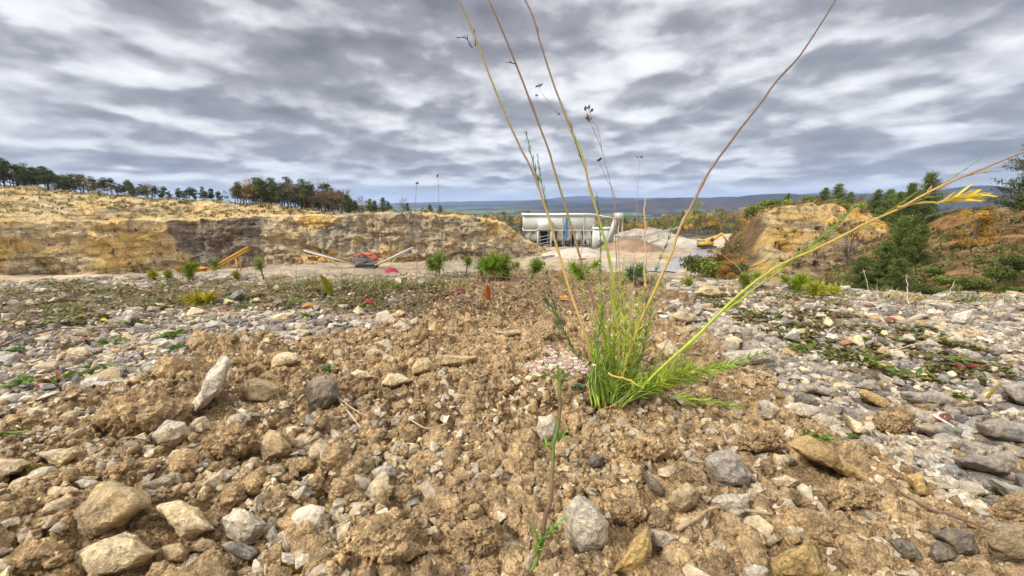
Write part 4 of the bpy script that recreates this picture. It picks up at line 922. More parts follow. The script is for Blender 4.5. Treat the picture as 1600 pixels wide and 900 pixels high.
m = MB(); m.bar((1, .3, 1.9), (4.2, .3, 4.3), .5, .7, ye); m.build('boom', MPAINT, t, False); m = MB(); m.bar((4.1, .3, 4.5), (6.2, .3, 1.9), .4, .5, ye); m.build('stick', MPAINT, t, False)
m = MB(); m.add([(5.6, -.4, .6), (6.8, -.4, .5), (6.8, 1, .5), (5.6, 1, .6), (5.8, -.4, 1.9), (6.6, -.4, 1.9), (6.6, 1, 1.9), (5.8, 1, 1.9)], [[0, 1, 2, 3], [0, 4, 5, 1], [1, 5, 6, 2], [2, 6, 7, 3], [3, 7, 4, 0]], (.2, .18, .15)); m.build('bucket', MPAINT, t, False)

# ------------------------------------------------------------------ trees
def leafquads(P, sz, r, col, updir=0.3):
    n = len(P); a = r.normal(0, 1, (n, 3)); a /= np.linalg.norm(a, axis=1)[:, None]; b = np.cross(a, r.normal(0, 1, (n, 3))); b /= np.linalg.norm(b, axis=1)[:, None]
    s = (np.broadcast_to(sz, n) * r.uniform(.6, 1.3, n))[:, None]
    V = np.stack([P + a * s, P + b * s * .5, P - a * s, P - b * s * .5], 1).reshape(-1, 3)
    F = (np.arange(n)[:, None] * 4 + np.arange(4)); return V, F, np.repeat(col, 4, 0)
def tree_mesh(kind, seed, dens=1.0):
    r = np.random.default_rng(seed); tr = MB(); cr_ = MB(); bend = r.normal(0, .04, 2)
    def trunk(h, rad): 
        P = np.array([[bend[0] * t * t * h + .01 * h * math.sin(5 * t + seed), bend[1] * t * t * h, t * h] for t in np.linspace(0, 1, 7)]); tr.tube(P, rad * (1 - .85 * np.linspace(0, 1, 7)), 6, (.16, .10, .06) if kind in ('scots', 'pine') else (.15, .125, .10)); return P
    # unit height 1
    if kind == 'scots':
        P = trunk(.93, .016); cent = []
        for i in range(17):
            t = r.uniform(.30, 1.0) ** .9; b = P[min(6, int(t * 6.5))]; a = r.uniform(0, 6.28); L_ = r.uniform(.07, .25) * (1.25 - .6 * t); L_ *= r.uniform(.5, 1); e_ = np.array([b[0] + math.cos(a) * L_, b[1] + math.sin(a) * L_, t * .9 + r.uniform(-.03, .07)])
            tr.tube([b, (b + e_) / 2 + (0, 0, -.01), e_], [.008, .006, .003], 4, (.2, .12, .07)); cent.append((e_, r.uniform(.05, .095)))
        cent.append((P[-1] + (0, 0, .03), .08)); base = np.array([.095, .115, .038])
        for e_, s in cent:
            n = int(110 * dens); p = r.normal(0, 1, (n, 3)); p /= np.linalg.norm(p, axis=1)[:, None]; p *= (r.uniform(0, 1, (n, 1)) ** .45) * s * 1.25 * np.array([1.1, 1.1, .85]); tn = base * r.uniform(.6, 1.5) * r.uniform(.7, 1.3, (n, 1)); cr_.add(*leafquads(p + e_, .021, r, tn))
    elif kind == 'pine':
        P = trunk(.97, .02); base = np.array([.11, .145, .035]); lv = int(17); q_ = .020 if dens < 2 else .0095
        for i in range(lv):
            t = .10 + .88 * i / lv; n = 6; rad = (1 - t) ** .75 * .34 + .015
            for k in range(n):
                a = k * 1.047 + i * .7 + r.uniform(-.3, .3); L_ = rad * r.uniform(.5, 1.3); b = np.array([bend[0] * t * t, bend[1] * t * t, t * .97]); e_ = b + np.array([math.cos(a) * L_, math.sin(a) * L_, L_ * r.uniform(.05, .45)])
                tr.tube([b, (b + e_) / 2, e_], [.006, .004, .002], 4, (.14, .09, .05)); m_ = int(34 * dens * (0.4 + L_ * 3)); f = r.uniform(.25, 1.08, (m_, 1)); p = b + (e_ - b) * f + r.normal(0, .018, (m_, 3)); cr_.add(*leafquads(p, q_, r, base * r.uniform(.55, 1.6) * r.uniform(.7, 1.3, (m_, 1))))
    elif kind in ('autumn', 'green', 'brown'):
        P = trunk(.8, .02); base = dict(autumn=(.36, .24, .045), green=(.16, .165, .035), brown=(.20, .125, .045))[kind]; base = np.array(base); nb = 16
        for i in range(nb):
            t = r.uniform(.22, .95); b = P[int(t * 6)]; a = r.uniform(0, 6.28); L_ = r.uniform(.15, .34) * (1.2 - .5 * t); e_ = b + np.array([math.cos(a) * L_, math.sin(a) * L_, r.uniform(.08, .26)]); tr.tube([b, (b * .5 + e_ * .5) + (0, 0, .02), e_], [.009, .005, .002], 4, (.14, .11, .09))
            for j in range(4): d_ = r.normal(0, .07, 3) + (0, 0, .05); tr.tube([e_ * .6 + b * .4, e_ + d_], [.003, .001], 4, (.14, .11, .09))
            n = int((85 if kind != 'brown' else 45) * dens); p = r.normal(0, 1, (n, 3)); p /= np.linalg.norm(p, axis=1)[:, None]; p *= r.uniform(0, 1, (n, 1)) ** .45 * r.uniform(.09, .16); p[:, 2] *= .8; cr_.add(*leafquads(p + e_, .017, r, base * r.uniform(.55, 1.5) * r.uniform(.7, 1.3, (n, 1))))
    elif kind == 'bare':
        P = trunk(.85, .018)
        for i in range(26):
            t = r.uniform(.2, .98); b = P[int(t * 6)]; a = r.uniform(0, 6.28); L_ = r.uniform(.10, .26); e_ = b + np.array([math.cos(a) * L_, math.sin(a) * L_, r.uniform(.1, .3)]); tr.tube([b, (b * .5 + e_ * .5) + (0, 0, .03), e_], [.006, .004, .0015], 4)
            for j in range(5): d_ = r.normal(0, .06, 3) + (0, 0, .06); tr.tube([e_ * .5 + b * .5, e_ + d_], [.003, .001], 4)
            n = int(12 * dens); cr_.add(*leafquads(e_ + r.normal(0, .07, (n, 3)), .011, r, np.array([.17, .12, .07]) * r.uniform(.7, 1.3, (n, 1))))
        tr.C = [np.tile((.20, .16, .14), (len(v), 1)) for v in tr.V]
    elif kind == 'bush':
        for i in range(9):
            a = r.uniform(0, 6.28); e_ = np.array([math.cos(a) * r.uniform(.1, .55), math.sin(a) * r.uniform(.1, .55), r.uniform(.3, .85)]); tr.tube([(0, 0, 0), e_ * .5 + (0, 0, .1), e_], [.02, .012, .004], 4, (.13, .1, .07)); n = int(90 * dens); p = r.normal(0, 1, (n, 3)); p /= np.linalg.norm(p, axis=1)[:, None]; p *= r.uniform(0, 1, (n, 1)) ** .45 * .28; cr_.add(*leafquads(p + e_, .045, r, np.array([.13, .15, .03]) * r.uniform(.6, 1.5) * r.uniform(.7, 1.3, (n, 1))))
    return tr.mesh('trunk', MBARK), cr_.mesh('crown', MNEED, False)
TM = {}
for kd, n in (('scots', 5), ('pine', 4), ('autumn', 4), ('green', 3), ('brown', 3), ('bare', 2), ('bush', 3)): TM[kd] = [tree_mesh(kd, 50 + i * 13 + len(kd), 1.0) for i in range(n)]
BIG = {'pine': [tree_mesh('pine', 9, 5.0), tree_mesh('pine', 10, 5.0)], 'bush': [tree_mesh('bush', 15, 3.0)], 'autumn': [tree_mesh('autumn', 77, 3.0)]}
rt = np.random.default_rng(77)
NAMES = dict(scots='pine_tree', pine='pine_tree', autumn='deciduous_tree', green='deciduous_tree', brown='deciduous_tree', bare='bare_tree', bush='shrub')
def plant_tree(kind, loc, h, label, group, wide=1.0, tint=(1, 1, 1), big=False):
    tm = (BIG if big else TM)[kind]; a, b = tm[int(rt.integers(len(tm)))]
    t = thing(NAMES[kind], label, 'shrub' if kind == 'bush' else 'tree', tuple(loc), group, rt.uniform(0, 6.28)); t.scale = (h * wide, h * wide, h)
    o1 = obj('trunk' if kind != 'bush' else 'branches', a, t); o2 = obj('crown', b, t); k = rt.uniform(.8, 1.25); o2.color = (tint[0] * k, tint[1] * k, tint[2] * k, 1); return t
ORD = 'first second third fourth fifth sixth seventh eighth ninth tenth eleventh twelfth thirteenth fourteenth fifteenth sixteenth seventeenth eighteenth nineteenth twentieth'.split()
def ordn(i):
    if i < 20: return ORD[i]
    t = i // 10; u = (i + 1) % 10; tens = {2: 'twenty', 3: 'thirty', 4: 'forty', 5: 'fifty', 6: 'sixty', 7: 'seventy', 8: 'eighty'}; t = (i + 1) // 10
    return tens[t] + '-' + ORD[u - 1] if u else {30: 'thirtieth', 40: 'fortieth', 50: 'fiftieth', 60: 'sixtieth', 70: 'seventieth', 80: 'eightieth'}[i + 1]
def tree_row(specs, word, place, group):
    specs = sorted(specs, key=lambda s: s[1])
    for i, (kind, px, top, bot, Yd, wd, tint) in enumerate(specs):
        b = at(px, bot, Yd); h = at(px, top, Yd)[2] - b[2]
        w_ = {'scots': 'dark pine', 'pine': 'dark conical pine', 'autumn': 'yellowing leafy tree', 'green': 'green leafy tree', 'brown': 'brown autumn tree', 'bare': 'bare twiggy tree', 'bush': 'green shrub'}[kind]
        plant_tree(kind, (b[0], b[1], b[2] - .15), h + .15, f'{w_} {place}, {ordn(i)} from left', group, wd, tint)
# pines on the upper rim, left
sky_l = np.array([(-60, 238, 284), (0, 250, 289), (50, 262, 293), (100, 272, 298), (150, 277, 302), (200, 287, 306), (250, 294, 311), (300, 297, 314), (345, 300, 317)])
sp = []
for px in np.concatenate([np.arange(-50, 250, 5.4), np.arange(250, 350, 6.5)]):
    px = px + rt.uniform(-4, 4); top = np.interp(px, sky_l[:, 0], sky_l[:, 1]) + rt.uniform(-5, 7); bot = np.interp(px, sky_l[:, 0], sky_l[:, 2]) + 1
    Yd = np.interp(px, [0, 340], [104, 116]) + rt.uniform(0, 9); sp.append((rt.choice(['scots', 'green', 'pine', 'brown'], p=[.6, .12, .13, .15]), px, top - 2, bot, Yd, rt.uniform(1.1, 1.7), (1, 1, 1)))
tree_row(sp, 'pine', 'on the upper quarry rim', 'trees along the upper quarry rim')
# grove in the middle
g = [('scots', 372, 284, 318, 118), ('brown', 385, 283, 319, 119), ('autumn', 400, 276, 322, 121), ('scots', 412, 279, 321, 120), ('scots', 423, 278, 323, 123), ('scots', 433, 279, 323, 119), ('scots', 445, 277, 324, 124), ('brown', 455, 288, 325, 119), ('brown', 466, 286, 326, 122), ('scots', 476, 280, 326, 118), ('scots', 484, 284, 328, 124), ('bare', 497, 288, 329, 125), ('brown', 503, 296, 330, 120), ('bare', 513, 285, 331, 127), ('brown', 524, 292, 332, 121), ('brown', 534, 296, 333, 125), ('pine', 544, 302, 334, 119), ('bare', 541, 297, 334, 128), ('pine', 556, 312, 335, 120), ('bare', 567, 307, 335, 128), ('pine', 578, 309, 336, 121), ('pine', 586, 312, 336, 123), ('pine', 600, 307, 335, 121), ('pine', 609, 314, 335, 124), ('pine', 637, 316, 334, 122), ('bare', 632, 308, 334, 125), ('pine', 672, 318, 335, 124), ('pine', 688, 320, 336, 127), ('brown', 660, 322, 335, 128), ('brown', 490, 300, 329, 117), ('brown', 551, 308, 335, 123), ('bush', 412, 316, 326, 112), ('scots', 394, 290, 321, 124), ('brown', 517, 300, 332, 118), ('scots', 440, 290, 324, 117)]
g += [(rt.choice(['green', 'brown', 'pine', 'autumn']), px + 5, tp + 7, bt, Yd + 3) for k, px, tp, bt, Yd in g[:21]] + [(rt.choice(['scots', 'brown', 'pine', 'scots']), px - 4, tp + 2, bt, Yd + 6) for k, px, tp, bt, Yd in g[:16]]
tree_row([(k, px, tp, bt, Yd, {'brown': 1.25, 'pine': 1.15, 'bush': 1.5}.get(k, 1.3), (1, 1, 1)) for k, px, tp, bt, Yd in g], '', 'in the grove behind the quarry wall', 'grove on the quarry crest')
# wood behind the building: front trees one by one
sp = []
for px in np.arange(742, 830, 5): sp.append((rt.choice(['green', 'autumn', 'brown', 'scots']), px + rt.uniform(-3, 3), np.interp(px, [740, 800, 830], [335, 331, 330]) + rt.uniform(-2, 2), 354, 205 + rt.uniform(-12, 15), rt.uniform(.9, 1.3), (1.5, 1.35, 1)))
tree_row(sp, '', 'left of the processing building', 'wood beside the processing building')
sp = []
for px in np.arange(958, 1190, 5):
    sp.append((rt.choice(['green', 'autumn', 'brown', 'scots', 'green']), px + rt.uniform(-3, 3), np.interp(px, [958, 1010, 1040, 1090, 1150, 1190], [345, 341, 334, 328, 324, 322]) + rt.uniform(-3, 4), 365, 205 + rt.uniform(-10, 22), rt.uniform(.85, 1.25), (1.6, 1.45, 1)))
tree_row(sp, '', 'right of the processing building', 'wood right of the processing building')
# the wood as a mass further off
tr_, cr_ = MB(), MB(); rw = np.random.default_rng(5); 
def merge_tree(kind, loc, h, wd, k):
    a, b = TM[kind][k % len(TM[kind])]
    for me, mbd in ((b, cr_),):
        n = len(me.vertices); co = np.empty(n * 3); me.vertices.foreach_get('co', co); co = co.reshape(-1, 3)[: (n // 8) * 4] if False else co.reshape(-1, 3)
        cl_ = np.empty(n * 4); me.color_attributes['tone'].data.foreach_get('color', cl_); nq = n // 4; sel = rw.random(nq) < .35
        co = co.reshape(nq, 4, 3)[sel]; ctr = co.mean(1, keepdims=True); co = ctr + (co - ctr) * 1.7; an = rw.uniform(0, 6.28); ca, sa = math.cos(an), math.sin(an); co = co.reshape(-1, 3)
        W = np.stack([(co[:, 0] * ca - co[:, 1] * sa) * h * wd, (co[:, 0] * sa + co[:, 1] * ca) * h * wd, co[:, 2] * h], 1) + loc; mbd.add(W, np.arange(len(W)).reshape(-1, 4), cl_.reshape(nq, 4, 4)[sel][..., :3].reshape(-1, 3) * rw.uniform(1.0, 1.8))
for i in range(230):
    a = rw.uniform(-.25, .75); d_ = rw.uniform(235, 420); x, y = d_ * math.sin(a), d_ * math.cos(a); merge_tree(rw.choice(['green', 'autumn', 'brown', 'scots', 'green']), (x, y, tz(x, y) - .3), rw.uniform(8, 13), 1.3, i)
tag(cr_.build('far_wood', MNEED, None, False), 'mass of autumn treetops running down into the valley', 'wood', kind='stuff')
# right side: spur top and slope
g = [('bush', 1182, 318, 333, 46, 1.5), ('bush', 1204, 309, 330, 47, 1.3), ('bush', 1222, 308, 327, 48, 1.2), ('pine', 1229, 300, 324, 50, .9), ('bush', 1240, 312, 323, 47, 1.5), ('bush', 1262, 303, 320, 49, 1.3), ('pine', 1285, 291, 322, 50, 1.2), ('pine', 1307, 284, 324, 51, 1.2), ('bush', 1300, 308, 324, 48, 1.5), ('pine', 1325, 298, 326, 50, 1.1), ('green', 1346, 296, 334, 52, 1.0), ('pine', 1364, 293, 340, 50, 1.0), ('pine', 1382, 292, 345, 48, 1.1), ('brown', 1340, 306, 334, 49, 1.2), ('pine', 1400, 296, 352, 46, 1.0), ('bush', 1330, 314, 330, 47, 1.6)]
for i, (k, px, tp, bt, Yd, wd) in enumerate(sorted(g, key=lambda s: s[1])):
    b = at(px, bt, Yd); h = at(px, tp, Yd)[2] - b[2]; plant_tree(k, (b[0], b[1], b[2] - .3), h + .3, f"{'green conical pine' if k == 'pine' else 'bright green shrub' if k == 'bush' else 'olive leafy tree' if k == 'green' else 'brown leafy tree'} on top of the yellow rock spur, {ordn(i)} from the left", 'trees on the rock spur', wd, (1.2, 1.2, .9) if k == 'pine' else (1.25, 1.35, .8), k in BIG)
def rt_tree(kind, px, top, bot, Yd, wd, label, tint=(1, 1, 1), grp='pines on the brown slope'):
    b = at(px, bot, Yd); h = at(px, top, Yd)[2] - b[2]; return plant_tree(kind, (b[0], b[1], b[2] - .2), h + .2, label, grp, wd, tint, kind in BIG)
rt_tree('pine', 1438, 263, 365, 36, .85, 'tallest dark pine standing above the brown slope', (1.1, 1.12, .9)); rt_tree('pine', 1412, 280, 372, 35, .75, 'dark pine just left of the tallest pine', (1.1, 1.12, .9))
rt_tree('pine', 1398, 330, 440, 25, .9, 'bushy young pine halfway down the brown slope', (1.1, 1.12, .9)); rt_tree('pine', 1372, 372, 462, 20, 1.0, 'bushy pine low on the slope, left of its neighbours', (1.1, 1.12, .9)); rt_tree('pine', 1425, 345, 440, 24, .8, 'slender young pine under the tallest pine', (1.1, 1.12, .9)); rt_tree('pine', 1340, 395, 462, 20, 1.0, 'low pine below the bare thorn bush', (1.1, 1.12, .9)); rt_tree('pine', 1400, 400, 466, 17, 1.2, 'small spreading pine at the foot of the slope', (1.1, 1.12, .9))
rt_tree('pine', 1606, 190, 335, 13, .95, 'dark pine reaching in from the right edge against the sky', (.62, .62, .5)); rt_tree('autumn', 1518, 322, 388, 25, 1.0, 'golden yellow shrubby tree on top of the brown slope', (1.1, 1.0, .7)); rt_tree('bare', 1322, 345, 425, 29, 1.1, 'bare grey thorn bush in front of the scree', grp='bushes by the scree'); rt_tree('bare', 1428, 362, 388, 26, 1.0, 'small bare bush between the pines on the slope', grp='bushes by the scree')
rb = np.random.default_rng(12)
for i, (px, py, Yd, hp) in enumerate([(1460, 430, 19, 16), (1480, 447, 17, 20), (1520, 452, 15, 22), (1560, 440, 15, 26), (1590, 425, 15, 30), (1540, 415, 20, 14), (1500, 468, 14, 18), (1585, 462, 13, 20), (1450, 462, 16, 20), (1475, 405, 25, 10), (1330, 470, 17, 22)]):
    b = at(px, py, Yd); h = at(px, py - hp, Yd)[2] - b[2]; plant_tree('bush', (b[0], b[1], b[2] - .05), h, f'low green bush on the brown slope, {ordn(i)} counted up from the lowest pine', 'bushes on the brown slope', 1.5, (.8, .9, .8), True)
for i, (px, top, py, Yd, kd, lb) in enumerate([(1128, 402, 440, 30, 'bush', 'dull green bush left of the rock spur foot'), (1095, 395, 430, 40, 'bush', 'dark bush beside the haul road'), (1118, 385, 428, 36, 'autumn', 'orange brown shrub beside the haul road'), (1145, 400, 440, 27, 'autumn', 'orange shrub at the foot of the spur flank'), (1078, 408, 438, 42, 'brown', 'brown shrub overhanging the haul road')]):
    rt_tree(kd, px, top, py, Yd, 1.3, lb, (1, 1, .9) if kd != 'autumn' else (.8, .62, .6), 'shrubs by the haul road')

# ------------------------------------------------------------------ near plants
CAMV = np.array([0, 0, CAMZ])
def px3(px, py, s): d = ray(px, py); return CAMV + d * s          # s = depth along the optical axis
base_p = hit(955, 632, height); DS = base_p[1] / ray(955, 632)[1]
yel = np.array([.46, .33, .07]); ygr = np.array([.36, .46, .04]); grn = np.array([.17, .28, .045]); dgr = np.array([.07, .14, .045]); strw = np.array([.60, .38, .13]); pur = np.array([.19, .115, .07])
plant = thing('tall_weed', 'tall feathery green and yellow weed with long straw coloured stems, growing from the bare soil', 'plant', tuple(base_p))
def L2(pts, s0, s1, n):
    """traced stem: pixels plus a depth that changes along it"""
    m = len(pts); return spline([px3(p[0], p[1], s0 + (s1 - s0) * i / (m - 1)) for i, p in enumerate(pts)], n)
def ramp_col(cs, n):
    cs = np.array(cs); t = np.linspace(0, len(cs) - 1, n); return np.stack([np.interp(t, range(len(cs)), cs[:, k]) for k in range(3)], 1)
rl = np.random.default_rng(31)
def blade(mb, p, d, ln, wd, col, droop=0.0, n=4):
    """narrow flat leaf with a slight fold"""
    d = d / np.linalg.norm(d); t = np.linspace(0, 1, n + 1); s = np.cross(d, rl.normal(0, 1, 3)); s /= np.linalg.norm(s) + 1e-9; nn = np.cross(d, s)
    Cn = p + d * (ln * t)[:, None] + np.array([0, 0, -droop * ln]) * (t ** 2)[:, None] + nn * (.08 * ln * np.sin(t * 3))[:, None]; ww = wd * np.sin(np.pi * (0.12 + .88 * t) ** .8)[:, None] * .5 + 1e-5
    V = np.concatenate([Cn + s * ww + nn * ww * .35, Cn, Cn - s * ww + nn * ww * .35]); m = n + 1; i = np.arange(n)
    mb.add(V, np.concatenate([np.stack([i, i + 1, i + m + 1, i + m], 1), np.stack([i + m, i + m + 1, i + 2 * m + 1, i + 2 * m], 1)]), col)
def feather(mb, P, ln, dens, cols, wd=.0016, spread=.55, base=0.0, r0=.0007):
    """feathery leaf: midrib P with narrow forward pointing leaflets on all sides"""
    n = len(P); Cc = ramp_col(cols, n); mb.tube(P, np.linspace(r0 * 1.3, r0 * .5, n), 5, Cc)
    T = np.gradient(P, axis=0); T /= np.linalg.norm(T, axis=1)[:, None]
    for k in range(dens):
        f = base + (1 - base) * (k + rl.uniform(0, 1)) / dens; i = min(n - 1, int(f * (n - 1))); v_ = rl.normal(0, 1, 3); v_ -= T[i] * (v_ @ T[i]); v_ /= np.linalg.norm(v_)
        l_ = ln * (1 - .55 * abs(2 * f - .75)) * rl.uniform(.6, 1.2); blade(mb, P[i], T[i] * (1 - spread * .6) + v_ * spread + np.array([0, 0, .1]), l_, wd, np.clip(Cc[i] * rl.uniform(.75, 1.3), 0, 1), .05, 3)
def stem(pts, s0, s1, r0, r1, cols, parent=plant, n=46, nodes=()):
    P = L2(pts, s0, s1, n); tt_ = np.linspace(0, 1, n) * 9 + rl.uniform(0, 50); P = P + np.stack([fbm(tt_, tt_ * 0 + k_ * 7.1, o=3, s=7) - .5 for k_ in range(3)], 1) * min(.010, r0 * 3.2); o_ = np.array(parent.location); m = MB(); rr_ = np.linspace(r0, r1, n)
    for nd in nodes: rr_ = rr_ * (1 + .45 * np.exp(-((np.linspace(0, 1, n) - nd) / .012) ** 2))
    m.tube(P - o_, rr_, 6, ramp_col(cols, n)); o = m.build('stem', MSTEM, parent); return o, P
def addfeather(pts, s0, s1, ln, dens, cols, name='leaf', parent=plant, **k):
    m = MB(); feather(m, L2(pts, s0, s1, 22) - np.array(parent.location), ln, dens, cols, **k); return m.build(name, MLEAF, parent, False)
D0 = DS
s1, P1_ = stem([(938, 628), (932, 590), (918, 540), (895, 470), (870, 390), (850, 320), (830, 265), (790, 180), (745, 65), (712, -10)], D0, D0 * 1.02, .0025, .0013, [ygr * .8, yel, strw, yel * .9, pur * 1.4, yel * .7, pur], nodes=(.62, .9))
s2, _ = stem([(946, 630), (948, 580), (941, 520), (925, 462), (903, 390), (880, 310), (850, 210), (808, 100), (760, -10)], D0 * 1.02, D0 * 1.06, .0021, .0014, [ygr, yel * .7, pur * 1.3, yel * .6, pur, pur * .8], nodes=(.8,))
s3, _ = stem([(957, 634), (968, 560), (960, 460), (945, 370), (925, 300), (905, 235), (875, 160), (840, 55), (815, -10)], D0 * .99, D0 * 1.05, .0023, .0013, [ygr, yel, ygr * .7, yel * .8, yel * .7, pur, pur], nodes=(.72, .9))
s4, _ = stem([(968, 622), (985, 545), (1012, 470), (1045, 400), (1066, 352), (1085, 315), (1110, 265), (1150, 208), (1205, 140), (1260, 75), (1312, -8)], D0 * 1.0, D0 * .97, .0026, .0010, [yel, yel, strw * .8, pur * 1.5, pur, pur * .9, pur * .8], nodes=(.42, .55, .85))
s5, P5 = stem([(965, 641), (1010, 600), (1060, 550), (1130, 485), (1200, 430), (1260, 396), (1340, 353), (1410, 320), (1475, 290), (1540, 262), (1615, 228)], D0 * .97, D0 * .80, .0022, .0012, [ygr, ygr, ygr * 1.05, (yel + ygr) / 2, yel, yel * .9, strw * .8, pur * 1.6, pur * 1.5], nodes=(.22, .55, .8))
def s5d(f): return D0 * (.97 - .17 * f)
stem([(1400, 324), (1440, 317), (1475, 315), (1510, 309)], s5d(.68), s5d(.75), .0018, .0009, [yel, yel])
addfeather([(1470, 316), (1500, 309), (1550, 305)], s5d(.74), s5d(.8), .032, 44, [yel * 1.2, np.array([.80, .62, .03])], wd=.0026, spread=.35)
addfeather([(1430, 312), (1460, 297), (1482, 293)], s5d(.7), s5d(.74), .014, 14, [strw, strw * .8], wd=.0014)
addfeather([(1205, 428), (1262, 388), (1300, 358), (1332, 322)], s5d(.45), s5d(.5), .026, 60, [ygr, grn, grn], wd=.0016, spread=.3, base=.15)
stem([(1130, 487), (1200, 436), (1235, 412)], s5d(.3), s5d(.43), .0012, .0008, [ygr, ygr])
for k_ in range(9):
    f = .3 + k_ * .07; i_ = int(f * 45); p_ = P5[i_]; q_ = P5[min(45, i_ + 3)]; m = MB(); side = 1 if k_ % 2 else -1
    Q = spline([p_, p_ + (q_ - p_) * .8 + (0, 0, .006 * side), p_ + (q_ - p_) * 1.5 + (0, -.003 * side, .016 * side)], 8) - np.array(plant.location); feather(m, Q, .010, 7, [yel, ygr * .8], wd=.0011, spread=.3, r0=.0005); m.build('leaf', MLEAF, plant, False)
# feathery branches near the base
for pts, d0, d1, ln, dn, cs, kw in [
    ([(1000, 606), (1050, 592), (1120, 575), (1205, 547)], D0 * .98, D0 * .96, .028, 150, [ygr * .8, ygr * .7, grn * 1.3], dict(spread=.6, wd=.0021)),
    ([(1010, 610), (1060, 583), (1100, 578), (1150, 570)], D0 * .95, D0 * .9, .028, 130, [ygr * .9, ygr * .9, grn * 1.6], dict(spread=.65, wd=.002)),
    ([(985, 612), (1030, 590), (1065, 560), (1085, 540)], D0 * 1.0, D0 * 1.05, .02, 60, [ygr, ygr, grn], {}),
    ([(1015, 615), (1060, 620), (1110, 628), (1160, 636)], D0 * .97, D0 * .93, .024, 60, [ygr, ygr * .9, grn * 1.5], dict(spread=.4, base=.3, wd=.002)),
    ([(930, 625), (905, 560), (872, 498), (848, 400)], D0 * .99, D0 * .97, .022, 44, [grn, dgr, dgr, dgr * 1.3], dict(spread=.35, base=.1)),
    ([(935, 620), (895, 545), (865, 485), (850, 465)], D0 * .96, D0 * .92, .024, 42, [grn, dgr * 1.4, dgr * 1.4], dict(spread=.4, base=.3)),
    ([(945, 625), (934, 560), (937, 510), (945, 470)], D0 * .95, D0 * .93, .02, 40, [grn, dgr * 1.5, grn], dict(spread=.45, base=.3)),
    ([(962, 625), (990, 560), (1003, 500), (1022, 430), (1048, 365), (1056, 345)], D0 * 1.02, D0 * 1.06, .02, 66, [ygr, grn, dgr * 1.4, grn], dict(spread=.32, base=.35)),
    ([(965, 620), (1000, 560), (1015, 495), (1025, 440)], D0 * 1.04, D0 * 1.1, .02, 50, [grn, grn, dgr * 1.4], dict(spread=.5, base=.3)),
    ([(950, 560), (940, 470), (938, 370), (932, 300)], D0 * 1.04, D0 * 1.08, .018, 50, [ygr, grn, dgr * 1.3, dgr], dict(spread=.25, base=.3)),
    ([(843, 292), (832, 250), (822, 205)], D0 * 1.02, D0 * 1.02, .020, 26, [grn, grn, dgr * 1.5], dict(spread=.3)),
    ([(855, 325), (846, 285), (840, 240)], D0 * 1.02, D0 * 1.03, .018, 14, [grn, dgr * 1.5], dict(spread=.3)),
    ([(915, 265), (900, 225), (890, 190)], D0 * 1.03, D0 * 1.03, .022, 12, [ygr * .6, pur * 1.2], dict(spread=.18)),
    ([(1072, 352), (1083, 330), (1095, 318)], D0, D0, .022, 16, [ygr, ygr], dict(spread=.25)),
    ([(738, 75), (728, 60), (712, 58)], D0 * 1.02, D0 * 1.02, .009, 9, [pur * .6, pur * .5], dict(spread=.5)),
    ([(743, 72), (742, 60), (741, 45)], D0 * 1.02, D0 * 1.02, .007, 5, [pur * .6, pur * .5], dict(spread=.3)),
    ([(806, 100), (798, 98), (790, 97)], D0 * 1.05, D0 * 1.05, .006, 5, [pur * .7, pur * .6], {}),
    ([(842, 62), (841, 50), (840, 42)], D0 * 1.05, D0 * 1.05, .008, 4, [ygr * .6, pur], {})]:
    addfeather(pts, d0, d1, ln, dn, cs, **kw)
# dense yellow green inner foliage
for i in range(27):
    x = rl.uniform(925, 1003); top = rl.uniform(375, 560); lean = rl.uniform(-34, 38); dd_ = D0 * rl.uniform(.96, 1.08)
    addfeather([(x * .35 + 955 * .65, 628), (x + lean * .3, (628 + top) / 2), (x + lean, top)], dd_, dd_, rl.uniform(.020, .034), 34, [grn * 1.4, ygr * .95, ygr * 1.15], spread=.6, base=.12, wd=.0018)
for i in range(34):
    a = rl.uniform(-.7, 1.8); x = 960 + a * 70 + 25; dd_ = D0 * rl.uniform(.93, 1.08)
    addfeather([(960 + a * 14, 630), (960 + a * 45 + 15, 600), (x, rl.uniform(545, 608))], dd_, dd_ * rl.uniform(.95, 1.06), rl.uniform(.014, .022), 22, [grn, ygr * .8, grn * rl.uniform(.8, 1.6)], spread=.6, base=.2)
for i in range(12):
    dd_ = D0 * rl.uniform(.96, 1.02); x = rl.uniform(985, 1045); stem([(965 + rl.uniform(-15, 8), 636), (x * .5 + 482, 612), (x, rl.uniform(578, 606))], dd_, dd_, .0009, .0005, [strw, ygr], n=12)
stem([(1004, 604), (975, 592), (948, 583)], D0 * .93, D0 * .95, .0016, .0014, [ygr, yel * 1.2, strw], n=14)
for i in range(8):
    x = rl.uniform(925, 960); stem([(x, 636), (x - 6, 590), (x + rl.uniform(-12, 12), 545)], D0 * rl.uniform(.95, 1.0), D0, .0013, .0008, [ygr, grn, ygr * .8], n=14)

